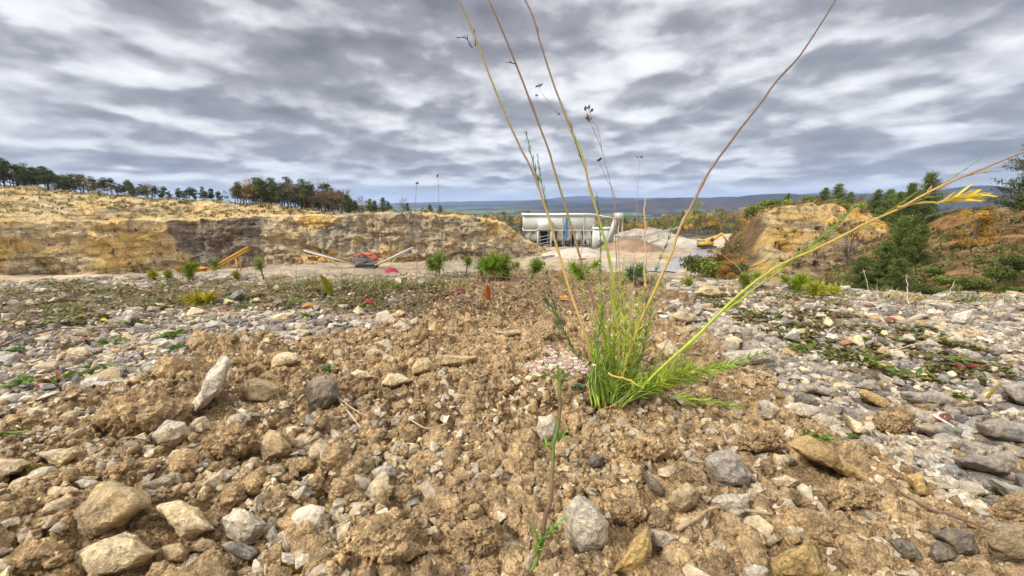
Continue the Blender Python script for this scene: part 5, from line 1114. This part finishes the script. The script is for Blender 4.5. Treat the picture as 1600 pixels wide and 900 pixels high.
# flower stalk with an umbel of pale pink flowers
fb = hit(826, 897, height); fs = fb[1] / ray(826, 897)[1]; fs2 = fs * 1.02
fl = thing('flower', 'small white and pink umbel flower on a thin reddish green stalk', 'flower', tuple(fb))
stem([(824, 905), (838, 865), (852, 815), (860, 755), (868, 690), (873, 640), (874, 590)], fs, fs * .96, .0019, .0014, [grn, (grn + pur) / 2, pur, pur * 1.2, grn * .8, pur, grn], fl)
fD = fs * .96
for (qx, qy) in [(845, 578), (858, 566), (872, 560), (885, 562), (897, 568), (906, 574), (835, 572), (865, 552), (890, 572), (878, 570)]:
    dv = fD * (1 + rl.uniform(-.05, .05)); stem([(874, 592), ((874 + qx) / 2, (592 + qy) / 2 + 3), (qx, qy + 4)], fD, dv, .0007, .0005, [grn, grn], fl, 8)
    m = MB(); c0 = px3(qx, qy, dv)
    for j in range(16):
        o_ = rl.normal(0, .0036, 3) * (1.3, 1.3, .5); cc_ = np.array([.82, .74, .62]) if rl.random() < .65 else np.array([.74, .42, .44]) if rl.random() < .7 else np.array([.60, .60, .30])
        for k in range(5): a = k * 1.257; blade(m, c0 + o_ - np.array(fb), np.array([math.cos(a), math.sin(a), .35]), .0022, .0019, cc_ * rl.uniform(.85, 1.1), 0, 2)
    m.build('floret', MLEAF, fl, False)
for pts, n_ in [([(838, 858), (850, 840), (868, 822), (888, 806)], 34), ([(842, 850), (838, 835), (832, 822)], 8), ([(868, 715), (860, 700), (852, 690), (856, 700)], 14), ([(872, 690), (880, 680), (884, 672)], 10), ([(836, 868), (842, 850), (848, 838)], 16)]:
    addfeather(pts, fs * .99, fs * .97, .010, n_, [grn * 1.3, grn * 1.8], parent=fl, wd=.0013)

# dead weeds with seed heads
def dead_weed(label, pts, s, r0, heads, branches=(), colr=(.22, .16, .13), ground=True, name='dry_weed', group=None):
    b = px3(pts[0][0], pts[0][1], s)
    if ground: b = hit(pts[0][0], pts[0][1], height); s = b[1] / ray(*pts[0])[1]
    t = thing(name, label, 'dry plant', tuple(b), group); cc_ = np.array(colr)
    stem(pts, s, s * 1.01, r0, r0 * .55, [cc_ * 1.3, cc_, cc_], t, 30)
    for br_ in branches: stem(br_, s, s * 1.01, r0 * .6, r0 * .4, [cc_, cc_], t, 12)
    for (hx, hy, hr) in heads:
        m = MB(); c0 = px3(hx, hy, s * 1.01) - b
        for j in range(9): blade(m, c0, rl.normal(0, 1, 3) + (0, 0, .8), hr * rl.uniform(.7, 1.3) / FPX * s, hr * .45 / FPX * s, cc_ * rl.uniform(.4, .9), 0, 2)
        m.build('seed_head', MDRY, t, False)
    return t
dead_weed('thin grey dead weed with two forked tips left of the tallest seed heads', [(962, 520), (950, 400), (925, 300), (905, 240), (885, 195), (866, 170)], .7, .0011, [(842, 134, 7), (838, 150, 4), (872, 178, 4)], [[(872, 178), (858, 160), (842, 140)], [(868, 173), (850, 163), (836, 152)]], (.30, .23, .19))
dead_weed('thin dead weed topped by dark clustered seed heads', [(972, 560), (964, 430), (958, 320), (945, 250), (922, 190)], .7, .0010, [(921, 186, 8), (914, 172, 6), (919, 168, 6), (925, 174, 5)], [[(922, 190), (918, 178), (914, 170)], [(923, 188), (922, 178), (920, 168)], [(940, 235), (934, 200), (924, 190)]], (.26, .16, .12))
dead_weed('slender dead weed with one dark seed head below the clustered ones', [(975, 540), (968, 420), (960, 310), (948, 280), (936, 254)], .7, .0008, [(935, 252, 7)], [], (.25, .17, .14))
dead_weed('faint reddish dead weed with a small fork, between the tall stems', [(985, 500), (992, 400), (996, 300), (1000, 248)], .7, .0007, [(996, 246, 4), (1003, 246, 4)], [[(1000, 252), (996, 245)], [(1000, 252), (1004, 245)]], (.36, .24, .20))
dead_weed('dark twiggy weed crossing the tall plant low down', [(1030, 555), (1052, 520), (1082, 478), (1086, 470)], .7, .0009, [(1086, 470, 6)], [], (.20, .14, .11))
dead_weed('dark dry stalk bending right in front of the pale building', [(945, 560), (925, 470), (908, 420), (915, 370), (938, 330)], .7, .0007, [], [], (.17, .13, .11))
dead_weed('straight dry stalk standing upright right of the building', [(1009, 452), (1008, 400), (1007, 350), (1008, 309)], .7, .0042, [], [], (.52, .33, .20))
for lb, pts_ in [('thin dry stem standing on the far rim before the lone pines', [(694, 446), (690, 380), (686, 320), (684, 276)]), ('forked dry stem on the rim left of the thin tall one', [(650, 446), (652, 380), (648, 330), (652, 287)]), ('short dry stem against the grey rock wall', [(740, 446), (742, 400), (748, 345)]), ('dark dry stem before the yellow rock wall on the left', [(170, 446), (182, 415), (205, 375), (212, 360)]), ('dark branching dry stem beside the orange hopper', [(232, 440), (215, 415), (195, 385), (180, 362)]), ('dry stem leaning over the yellow stacking conveyor foot', [(290, 452), (284, 425), (278, 392)]), ('pale curved dry stem on the rim before the spur foot', [(1165, 450), (1155, 420), (1125, 395)]), ('white dry stalk standing on the rim below the brown slope', [(1419, 476), (1418, 455), (1417, 432)]), ('leaning pale stalk on the rim under the slope bushes', [(1480, 468), (1486, 452), (1492, 438)]), ('slim pale stalk on the rim before the low pine', [(1360, 466), (1356, 445), (1350, 425)]), ('dark upright stem on the rim left of a small pine seedling', [(1174, 448), (1175, 425), (1175, 405)]), ('curving dry stem lying across the rim left of the tall plant', [(700, 440), (760, 432), (820, 438), (880, 462), (930, 500)])]:
    dead_weed(lb, pts_, 1, .0016 if 'white' in lb else .0011, [(pts_[-1][0], pts_[-1][1], 4)], [[pts_[1], (pts_[1][0] + rl.uniform(-16, 16), pts_[1][1] - 22)]] if (rl.random() < .6 and not ('pale' in lb or 'white' in lb)) else [], (.55, .45, .36) if ('pale' in lb or 'white' in lb) else (.24, .17, .12), group='dry stems along the rim')

# pine seedlings on the rim
def seedling(px, py_base, py_top, wpx, label, lean=0, tint=(.15, .24, .035)):
    b = hit(px, py_base, height); s = b[1] / ray(px, py_base)[1]; t = thing('pine_seedling', label, 'seedling', tuple(b), 'pine seedlings along the rim')
    h = (py_base - py_top) / FPX * s - wpx / FPX * s * .62; h = max(h, .006); P = spline([(0, 0, -.004), (lean * .3, 0, h * .4), (lean, .0, h)], 10); m = MB(); m.tube(P, np.linspace(.003, .0018, 10), 6, (.15, .10, .05))
    R_ = wpx / FPX * s * .64; tips = [(P[-1], np.array([lean * 8, 0, 1.0]), 1.0)]
    for _ in range(0 if wpx < 23 else 3 if wpx > 33 else 2):
        q_ = P[rl.integers(3, 8)]; dv = np.array([rl.choice([-1, 1]) * rl.uniform(.5, 1), rl.uniform(-.4, .4), rl.uniform(.3, .9)]); e_ = q_ + dv * R_ * .9; m.tube([q_, (q_ + e_) / 2, e_], .0016, 5, (.15, .10, .05)); tips.append((e_, dv, rl.uniform(.5, .8)))
    m.build('stem', MSTEM, t); m = MB()
    for c0, ax, sc_ in tips:
        ax = ax / np.linalg.norm(ax)
        for j in range(int(260 * sc_)):
            d_ = rl.normal(0, 1, 3); d_ /= np.linalg.norm(d_); d_ = d_ * .9 + ax * rl.uniform(.1, .8); o_ = c0 - ax * rl.uniform(-.1, .75) * R_ * sc_
            blade(m, o_, d_, R_ * .95 * sc_ * rl.uniform(.65, 1.1), .0022, np.array(tint) * np.array([1.5, 1.35, 1.4]) * rl.uniform(.5, 1.35) * np.array([1, rl.uniform(.9, 1.1), 1]), .0, 2)
    m.build('needles', MNEEDN, t, False)
for px, pb, pt_, wp, lb, tn in [
    (293, 436, 402, 24, 'pine seedling right of the orange hopper', (.20, .27, .03)), (338, 430, 398, 20, 'dark green pine seedling before the yellow stacking conveyor', (.10, .19, .03)), (240, 438, 414, 20, 'loose yellow green seedling left of the orange hopper', (.27, .29, .05)), (262, 438, 416, 17, 'yellow green seedling touching the orange hopper', (.25, .27, .04)),
    (373, 438, 418, 16, 'pale seedling right of the yellow stacking conveyor', (.22, .25, .06)), (412, 436, 398, 20, 'pine seedling with a leaning stalk before the yellow wall', (.20, .25, .06)), (686, 434, 384, 30, 'pine seedling alone before the grey rock wall', (.15, .23, .03)), (728, 432, 396, 16, 'smallest pine seedling near the middle of the rim', (.15, .22, .04)),
    (752, 434, 394, 28, 'pine seedling just left of the largest one', (.15, .23, .03)), (775, 438, 380, 42, 'largest pine seedling, left of the tall plant', (.15, .25, .02)), (796, 436, 402, 30, 'low seedling between the largest one and the tall plant', (.18, .25, .04)), (830, 436, 394, 30, 'round pine seedling below the pale building', (.14, .24, .03)),
    (912, 440, 398, 40, 'bright green pine seedling behind the tall plant stems', (.20, .31, .02)), (988, 440, 404, 32, 'grey green pine seedling behind the tall plant, by the upright dry stalk', (.11, .19, .06)), (1082, 446, 426, 22, 'low seedling at the end of the haul road', (.22, .26, .05)), (1172, 450, 420, 24, 'pine seedling before the spur foot', (.20, .27, .04)),
    (1233, 455, 426, 34, 'bright spreading seedling under the long slanting stem', (.19, .28, .02)), (1280, 461, 430, 40, 'yellow green spreading seedling right of the long slanting stem', (.27, .30, .03)), (316, 476, 448, 34, 'yellow moss-like seedling on the far left gravel', (.34, .33, .03)), (295, 440, 415, 16, 'tiny seedling at the rim before the dark rock seam', (.2, .26, .04))]:
    seedling(px, pb, pt_, wp, lb, rl.uniform(-.02, .02), tn)

# grass tufts along the rim
def tuft(px, py, hpx, wpx, label, cols, n=40, group='grass tufts along the rim'):
    b = hit(px, py, height); s = b[1] / ray(px, py)[1]; h = hpx / FPX * s; w_ = wpx / FPX * s; m = MB()
    for j in range(n):
        x = rl.normal(0, w_ * .2); d_ = np.array([x * 1.2 / max(w_, .01) + rl.normal(0, .35), rl.normal(0, .35), 1.0]); blade(m, np.array([x * .7, rl.normal(0, w_ * .15), -.004]), d_, h * rl.uniform(.5, 1.2), .0022, cols[rl.integers(len(cols))] * rl.uniform(.7, 1.25), rl.uniform(0, .6), 4)
    o = m.build('grass_tuft', MLEAF, None, False, tuple(b)); tag(o, label, 'grass', group)
ST, GG, OG = np.array([.50, .40, .20]), np.array([.17, .24, .04]), np.array([.30, .29, .06])
for px, py, hp, wp, lb, cs in [(440, 444, 26, 60, 'straw tuft on the rim left of the ochre upright leaf', [ST, OG]), (490, 446, 30, 50, 'mixed tuft beside the ochre upright leaf', [ST, GG, OG]), (540, 446, 34, 60, 'straw tuft below the pale left conveyor arm', [ST, ST, GG]), (585, 448, 34, 60, 'tall straw tuft in front of the orange red machine', [ST, OG, GG]), (612, 452, 30, 44, 'green tuft under the red flower-like leaf', [GG, GG, OG]), (640, 450, 28, 60, 'mixed tuft right of the red flower-like leaf', [GG, ST]), (672, 446, 26, 60, 'pale dry tuft before the lone pine seedling', [ST, ST, OG]), (715, 446, 26, 60, 'dry tuft between the lone seedling and the largest one', [ST, OG]), (390, 446, 16, 50, 'low tuft right of the yellow conveyor', [OG, ST]), (345, 442, 14, 40, 'low tuft under the yellow conveyor foot', [OG, GG]), (1330, 462, 16, 44, 'dry tuft on the rim below the scree', [ST, OG]), (1385, 468, 30, 44, 'tall dry tuft before the low pine', [ST, ST]), (1408, 468, 24, 36, 'pale tuft beside the white dry stalk', [ST]), (1440, 470, 18, 40, 'thin green tuft under the brown slope', [OG, GG]), (1510, 470, 26, 50, 'green tuft below the slope bushes', [OG, GG]), (1560, 470, 22, 50, 'straw tuft nearest the right edge of the rim', [OG, ST]), (880, 440, 22, 40, 'dry tuft left of the tall plant on the rim', [ST, OG]), (1040, 448, 18, 40, 'low green tuft right of the tall plant on the rim', [OG, GG]), (1200, 452, 18, 30, 'straw tuft between two seedlings before the spur', [ST, OG]), (190, 440, 14, 36, 'sparse tuft near the dark dry stem', [OG, ST]), (60, 446, 12, 50, 'sparse dry tuft on the far left rim', [ST, pur * 1.2])]:
    tuft(px, py, hp, wp, lb, cs, 44 if hp > 20 else 28)

def rim_grass_stuff():
    r = np.random.default_rng(19); n = 2600; px = r.uniform(-150, 1750, n); cl_ = fbm(px / 45, px * 0, o=3, s=12); px = px[cl_ > .42]; n = len(px)
    ed = np.interp(px, [q[0] for q in EDGE_PX], [q[1] for q in EDGE_PX]) + r.uniform(2, 34, n) ** 1.0; x, y, s = fast_hits(np.stack([px, ed], 1)); z = height(x, y); m = MB()
    cols = [np.array(c) for c in ((.62, .48, .25), (.50, .38, .20), (.34, .33, .09), (.28, .19, .12), (.22, .27, .06))]
    for i in range(n):
        h = r.uniform(6, 26) * (1.25 if 380 < px[i] < 760 else .8) / FPX * s[i]; blade(m, np.array([x[i], y[i], z[i] - .003]), np.array([r.normal(0, .45), r.normal(0, .4), 1.0]), h, .0016, cols[r.integers(5)] * r.uniform(.7, 1.2), r.uniform(0, .5), 4)
    tag(m.build('dry_grass', MLEAF, None, False), 'thin dry grass and weed stalks standing all along the rim', 'grass', kind='stuff')
rim_grass_stuff()
# green rosette plants
def rosette(px, py, wpx, label, cols, n=26, group='low leafy plants among the stones', name='leafy_weed'):
    b = hit(px, py, height); s = b[1] / ray(px, py)[1]; R_ = wpx / FPX * s * .5; m = MB()
    for j in range(n):
        a = rl.uniform(0, 6.28); e_ = rl.uniform(.15, .9); blade(m, np.array([rl.normal(0, R_ * .25), rl.normal(0, R_ * .25), 0]), np.array([math.cos(a), math.sin(a), e_]), R_ * rl.uniform(.5, 1.1), R_ * .28, cols[rl.integers(len(cols))] * rl.uniform(.7, 1.3), .25, 4)
    o = m.build(name, MLEAF, None, False, (b[0], b[1], b[2] + .003)); tag(o, label, 'plant', group)
G1, G2, RD = np.array([.11, .20, .04]), np.array([.19, .26, .05]), np.array([.35, .08, .05])
for px, py, wp, lb, cs in [(35, 600, 50, 'green rosette by the left edge', [G1, G2]), (85, 597, 44, 'green rosette second from the left edge', [G1, G2, RD]), (155, 582, 50, 'green rosette above the white rough stone', [G1, G2]), (180, 537, 40, 'green plant in the left gravel', [G1, G2]), (262, 528, 40, 'green plant at the top of the soil slope', [G1, G2]), (278, 546, 30, 'green plant just below its twin at the soil slope', [G1, G1]), (30, 550, 30, 'green plant under the long dark twig', [G1]), (205, 505, 26, 'yellow green plant by the small yellow leaf', [G2]), (478, 495, 30, 'green plant beside the long pale stone', [G1, OG]), (512, 577, 22, 'feathery green sprig behind the dark stone', [G1, np.array([.1, .25, .1])]), (1255, 678, 22, 'bright sprout at the tip of the large ochre slab', [G2, G1]), (1285, 686, 34, 'green clover-like seedling behind the large ochre slab', [G1, G2]), (1333, 684, 22, 'small green sprout right of the clover-like seedling', [G2]), (905, 607, 28, 'bluish green sprout left of the tall plant foot', [np.array([.12, .2, .1])]), (1500, 622, 30, 'green plant beside the yellow upright leaf', [G1, G2]), (1400, 585, 44, 'green plant in the grey gravel right of the tilted slab', [G1, G2]), (1440, 590, 44, 'green plant next right in the grey gravel', [G1, OG]), (1370, 572, 40, 'green plant above the tilted ochre slab', [G2, OG]), (1500, 578, 50, 'green plant in the gravel near the right edge', [G1, RD]), (1585, 628, 26, 'pale green plant at the right edge', [G2]), (330, 505, 20, 'small green tuft plant on the gravel edge', [G2]), (1245, 545, 40, 'bright green sprig at the end of the long feathery leaf', [G2])]:
    rosette(px, py, wp, lb, cs)

# ground cover
def cover(name, label, P, n, cols, probs, seed, ln=.011):
    r = np.random.default_rng(seed); x, y, s = fieldpts(n * 8, r, 444, 640); so, mo = zones(x, y); k = ((mo > .5) | (bank(x, y) * r.uniform(0, 1, len(x)) > .72)) & (so < .7); x, y, s = x[k][:n], y[k][:n], s[k][:n]; z = height(x, y) + .002
    m = len(x); a = r.uniform(0, 6.28, m); e_ = r.uniform(.1, .9, m); d_ = np.stack([np.cos(a), np.sin(a), e_], 1); d_ /= np.linalg.norm(d_, axis=1)[:, None]; sd_ = np.stack([-np.sin(a), np.cos(a), np.zeros(m)], 1); L_ = (ln * r.uniform(.5, 1.3, m) * (0.6 + .5 * s))[:, None]; Pc = np.stack([x, y, z], 1)
    V = np.stack([Pc, Pc + d_ * L_ * .5 + sd_ * L_ * .26, Pc + d_ * L_ + np.array([0, 0, -.0015]), Pc + d_ * L_ * .5 - sd_ * L_ * .26], 1).reshape(-1, 3)
    ci = r.choice(len(cols), m, p=probs); cc_ = np.array(cols)[ci] * r.uniform(.6, 1.35, (m, 1)); tag(obj(name, mesh(name, V, np.arange(m * 4).reshape(-1, 4), MLEAF, np.repeat(cc_, 4, 0), False)), label, 'ground cover', kind='stuff')
cover('ground_cover', 'low green and reddish creeping plants over the gravel', None, 24000, [(.14, .19, .035), (.24, .26, .05), (.26, .09, .04), (.30, .21, .06), (.13, .085, .05)], [.36, .22, .06, .12, .24], 3)

cover('leaf_litter', 'brown dead leaves and dry bits lying between the stones near the rim', None, 9000, [(.20, .12, .07), (.33, .22, .12), (.12, .075, .045), (.34, .12, .06)], [.4, .3, .25, .05], 4, .009)
def litter(n, seed):
    r = np.random.default_rng(seed); PX = np.stack([r.normal(760, 110, n), r.uniform(428, 500, n)], 1); x, y, s = fast_hits(PX); z = height(x, y) + .003; a = r.uniform(0, 6.28, n); L_ = (.010 * r.uniform(.5, 1.5, n))[:, None]
    d_ = np.stack([np.cos(a), np.sin(a), r.uniform(-.1, .9, n)], 1); sd_ = np.stack([-np.sin(a), np.cos(a), r.uniform(-.4, .4, n)], 1); Pc = np.stack([x, y, z], 1)
    V = np.stack([Pc, Pc + d_ * L_ * .5 + sd_ * L_ * .3, Pc + d_ * L_, Pc + d_ * L_ * .5 - sd_ * L_ * .3], 1).reshape(-1, 3); cols = np.array([(.20, .13, .08), (.36, .24, .13), (.12, .08, .05), (.30, .12, .07), (.20, .22, .05)])
    tag(obj('dry_litter', mesh('dry_litter', V, np.arange(n * 4).reshape(-1, 4), MLEAF, np.repeat(cols[r.integers(0, 5, n)] * r.uniform(.7, 1.3, (n, 1)), 4, 0), False)), 'dry brown litter heaped on the dark bank behind the soil', 'litter', kind='stuff')
litter(5000, 6)
# fallen leaves
def leaf(px, py, wpx, label, colr, stand=0.2, rz=None, asp=.5, name='fallen_leaf', group='fallen leaves', hgt=None):
    b = hit(px, py, height); s = b[1] / ray(px, py)[1]; L_ = wpx / FPX * s; n = 8; t = np.linspace(0, 1, n + 1); ws = np.linspace(-1, 1, 5); V = []; half = asp * L_ * .5 * np.sin(np.pi * t ** .8) ** .8 + .0004
    for i in range(n + 1):
        for w_ in ws: V.append(((t[i] - .5) * L_ if stand < 1 else w_ * half[i], w_ * half[i] * (1 + .15 * math.sin(9 * t[i])) if stand < 1 else abs(w_) * half[i] * .4, abs(w_) * half[i] * .5 + .12 * L_ * math.sin(3 * t[i]) if stand < 1 else t[i] * L_))
    V = np.array(V); i = np.arange(n)[:, None] * 5; j = np.arange(4)[None]; F = np.stack([i + j, i + j + 1, i + j + 6, i + j + 5], -1).reshape(-1, 4)
    c = np.tile(colr, (len(V), 1)) * rl.uniform(.85, 1.15, (len(V), 1)); c[2::5] *= .75
    me = mesh(name, V, F, MLEAF, c); o = obj(name, me, None, (b[0], b[1], b[2] + .002)); o.rotation_euler = (stand if stand < 1 else rl.uniform(-.2, .2), rl.uniform(-.2, .2) if stand < 1 else (stand - 1.5), rz if rz is not None else rl.uniform(-.6, .6))
    sm = o.modifiers.new('thickness', 'SOLIDIFY'); sm.thickness = .0005; tag(o, label, 'leaf', group); return o
leaf(763, 470, 26, 'bright orange leaf standing upright left of the tall plant', (.55, .14, .03), 1.45, .3, .4)
leaf(577, 475, 20, 'dark red leaf lying on the rim gravel', (.26, .04, .03), .5, 0, .6); leaf(520, 464, 40, 'ochre green leaf standing upright on the rim gravel', (.34, .30, .03), 1.15, .2, .3, 'upright_leaf')
leaf(612, 426, 22, 'crimson pink leaf on the rim right of the orange red machine', (.50, .07, .10), .6, .4, .6); leaf(882, 470, 22, 'orange curled leaf among the straw stems', (.58, .27, .05), .6, -.3, .4); leaf(485, 481, 26, 'light orange leaf on the gravel left of the dark red one', (.62, .30, .06), .3, .3, .3)
leaf(700, 462, 20, 'brown curled leaf under the bank', (.22, .09, .05), .5, .2); leaf(720, 458, 22, 'reddish brown leaf in the leaf litter', (.30, .12, .08), .6, .6); leaf(745, 462, 16, 'pale pink leaf in the leaf litter', (.50, .25, .18), .3, -.3); leaf(1245, 535, 26, 'folded pink tan leaf on the right green cover', (.48, .25, .18), .9, -.8, .3); leaf(1325, 540, 28, 'orange leaf beside the rounded grey pebble', (.52, .24, .12), .2, 0, .35); leaf(1393, 503, 20, 'brick red leaf at the end of the long flat pale stone', (.36, .10, .07), .2, 0, .5); leaf(1358, 479, 20, 'salmon leaf on the far right gravel', (.52, .30, .23), .2, 0, .4); leaf(1538, 632, 36, 'yellow leaf standing upright in the right gravel', (.50, .36, .04), 1.75, .2, .22, 'upright_leaf'); leaf(160, 504, 18, 'small bright yellow leaf on the left gravel', (.66, .48, .02), .2, 0, .5); leaf(350, 484, 16, 'small crimson leaf on the far left gravel', (.36, .10, .09), .3, .2, .4); leaf(1475, 655, 26, 'dark red leaf among the right slope stones', (.26, .08, .06), .4, .3, .4); leaf(1007, 442, 16, 'pinkish leaf on the rim behind the upright stalk', (.55, .25, .2), .5, .2, .6); leaf(133, 535, 24, 'rust coloured leaf on the left gravel', (.32, .1, .06), .3, .4, .3); leaf(875, 432, 18, 'orange brown leaf on the rim behind the tall stems', (.45, .16, .06), .5, .2, .6)
rr2 = np.random.default_rng(8)
for k, (px, py) in enumerate([(680, 468), (735, 470), (790, 455), (805, 468), (830, 450), (665, 455), (1155, 470), (1200, 480), (1240, 470), (1300, 500), (1420, 540), (1170, 500)]):
    leaf(px, py, 13, 'small brown dead leaf in the litter ' + ('left of the tall plant' if px < 1000 else 'right of the tall plant'), tuple(np.array([.26, .11, .06]) * rr2.uniform(.7, 1.4)), rr2.uniform(.1, .7), rr2.uniform(0, 3), .5, group='small dead leaves in the litter')

# twigs
def twig(label, pts, r0, colr, lift=.006, group='twigs on the ground', extra=()):
    P = []
    for (px, py) in pts: h_ = hit(px, py, height); P.append(h_ + (0, 0, lift))
    P = spline(P, 24); b = P[0].copy(); m = MB(); cc_ = np.array(colr); m.tube(P - b, np.linspace(r0, r0 * .5, 24) * (1 + .15 * rl.normal(0, 1, 24)), 6, cc_)
    for ex in extra:
        Q = spline([hit(px, py, height) + (0, 0, lift) for px, py in ex], 14); m.tube(Q - b, np.linspace(r0 * .7, r0 * .35, 14), 6, cc_ * .9)
    o = m.build('twig', MDRY, None, True, tuple(b)); tag(o, label, 'twig', group)
twig('long dark forked twig on the left gravel', [(0, 552), (40, 535), (90, 522), (150, 520), (210, 518)], .0022, (.15, .10, .085), .012, extra=[[(0, 548), (35, 530), (70, 514)]])
twig('thin reddish twig under the long dark twig', [(0, 572), (40, 562), (100, 557), (150, 566)], .0012, (.28, .13, .11)); twig('dry forked pale twig below the dark brown grey stone', [(521, 624), (545, 655), (565, 682)], .0016, (.52, .42, .32), .012, extra=[[(523, 628), (560, 655), (600, 672)]]); twig('curving brown root right of the pointed ochre stone', [(1055, 845), (1085, 828), (1112, 810), (1150, 812), (1205, 820)], .0022, (.40, .28, .17), .012); twig('thin bent brown stem above the rough edged pale plate', [(1078, 752), (1100, 760), (1118, 775)], .0015, (.3, .2, .12)); twig('dark root running down beside the broad dark grey stone', [(1400, 780), (1450, 808), (1500, 825), (1550, 845)], .0020, (.20, .12, .08), .010); twig('short dark red twig on the white grey stone', [(1183, 658), (1192, 645), (1201, 632)], .0016, (.22, .10, .08), .02); twig('pale dry stem on the right slope', [(1455, 660), (1475, 672), (1488, 680)], .0022, (.66, .60, .52), .012); twig('dry straw across the right green cover', [(1395, 556), (1440, 543), (1500, 528)], .0012, (.60, .46, .22), .012); twig('thin straw between the tall plant and the long grey slab', [(1140, 578), (1190, 590), (1225, 605)], .0009, (.5, .42, .33), .01); twig('green grass blade lying at the left edge', [(-10, 694), (20, 692), (52, 690)], .0018, (.16, .26, .04), .015); twig('thin straw lying across the far left gravel', [(300, 500), (380, 494), (440, 492)], .0012, (.55, .43, .25), .01); twig('pale short root by the soil clod in the middle', [(640, 665), (668, 680), (700, 672)], .0013, (.45, .33, .2), .01)

# a few mossy smears near the lower left
def mosspad(px, py, wpx, label, colr):
    b = hit(px, py, height); s = b[1] / ray(px, py)[1]; R_ = wpx / FPX * s * .5; m = MB()
    for j in range(130):
        a = rl.uniform(0, 6.28); q_ = R_ * math.sqrt(rl.uniform(0, 1)); blade(m, np.array([math.cos(a) * q_, math.sin(a) * q_ * .5, 0]), rl.normal(0, .5, 3) + (0, 0, .8), .0045, .0016, np.array(colr) * rl.uniform(.6, 1.4), 0, 2)
    o = m.build('moss', MLEAF, None, False, (b[0], b[1], b[2] + .002)); tag(o, label, 'moss', 'moss pads on the soil')
mosspad(470, 805, 50, 'ochre yellow moss streak on the soil left of the middle', (.40, .26, .03)); mosspad(450, 893, 50, 'ochre moss at the lower edge by the whitish squarish stone', (.34, .20, .02)); mosspad(85, 885, 36, 'dark green moss at the lower left', (.08, .11, .03)); mosspad(58, 735, 26, 'olive moss beside the pointed cream stone', (.28, .25, .04))

# ------------------------------------------------------------------ haze
m = bpy.data.materials.new('haze'); m.use_nodes = True; t = m.node_tree; t.nodes.remove(t.nodes['Principled BSDF'])
pv = t.nodes.new('ShaderNodeVolumePrincipled'); pv.inputs['Color'].default_value = (.42, .62, 1.0, 1); pv.inputs['Density'].default_value = 9e-5; pv.inputs['Anisotropy'].default_value = 0.0
t.links.new(pv.outputs[0], t.nodes['Material Output'].inputs['Volume'])
mb = MB(); mb.box((0, 0, 90), (27000, 27000, 400)); hz = mb.build('haze', m, None, False); tag(hz, 'pale blue haze over the far hills', 'haze', kind='stuff')
sc.cycles.volume_step_rate = 1.0
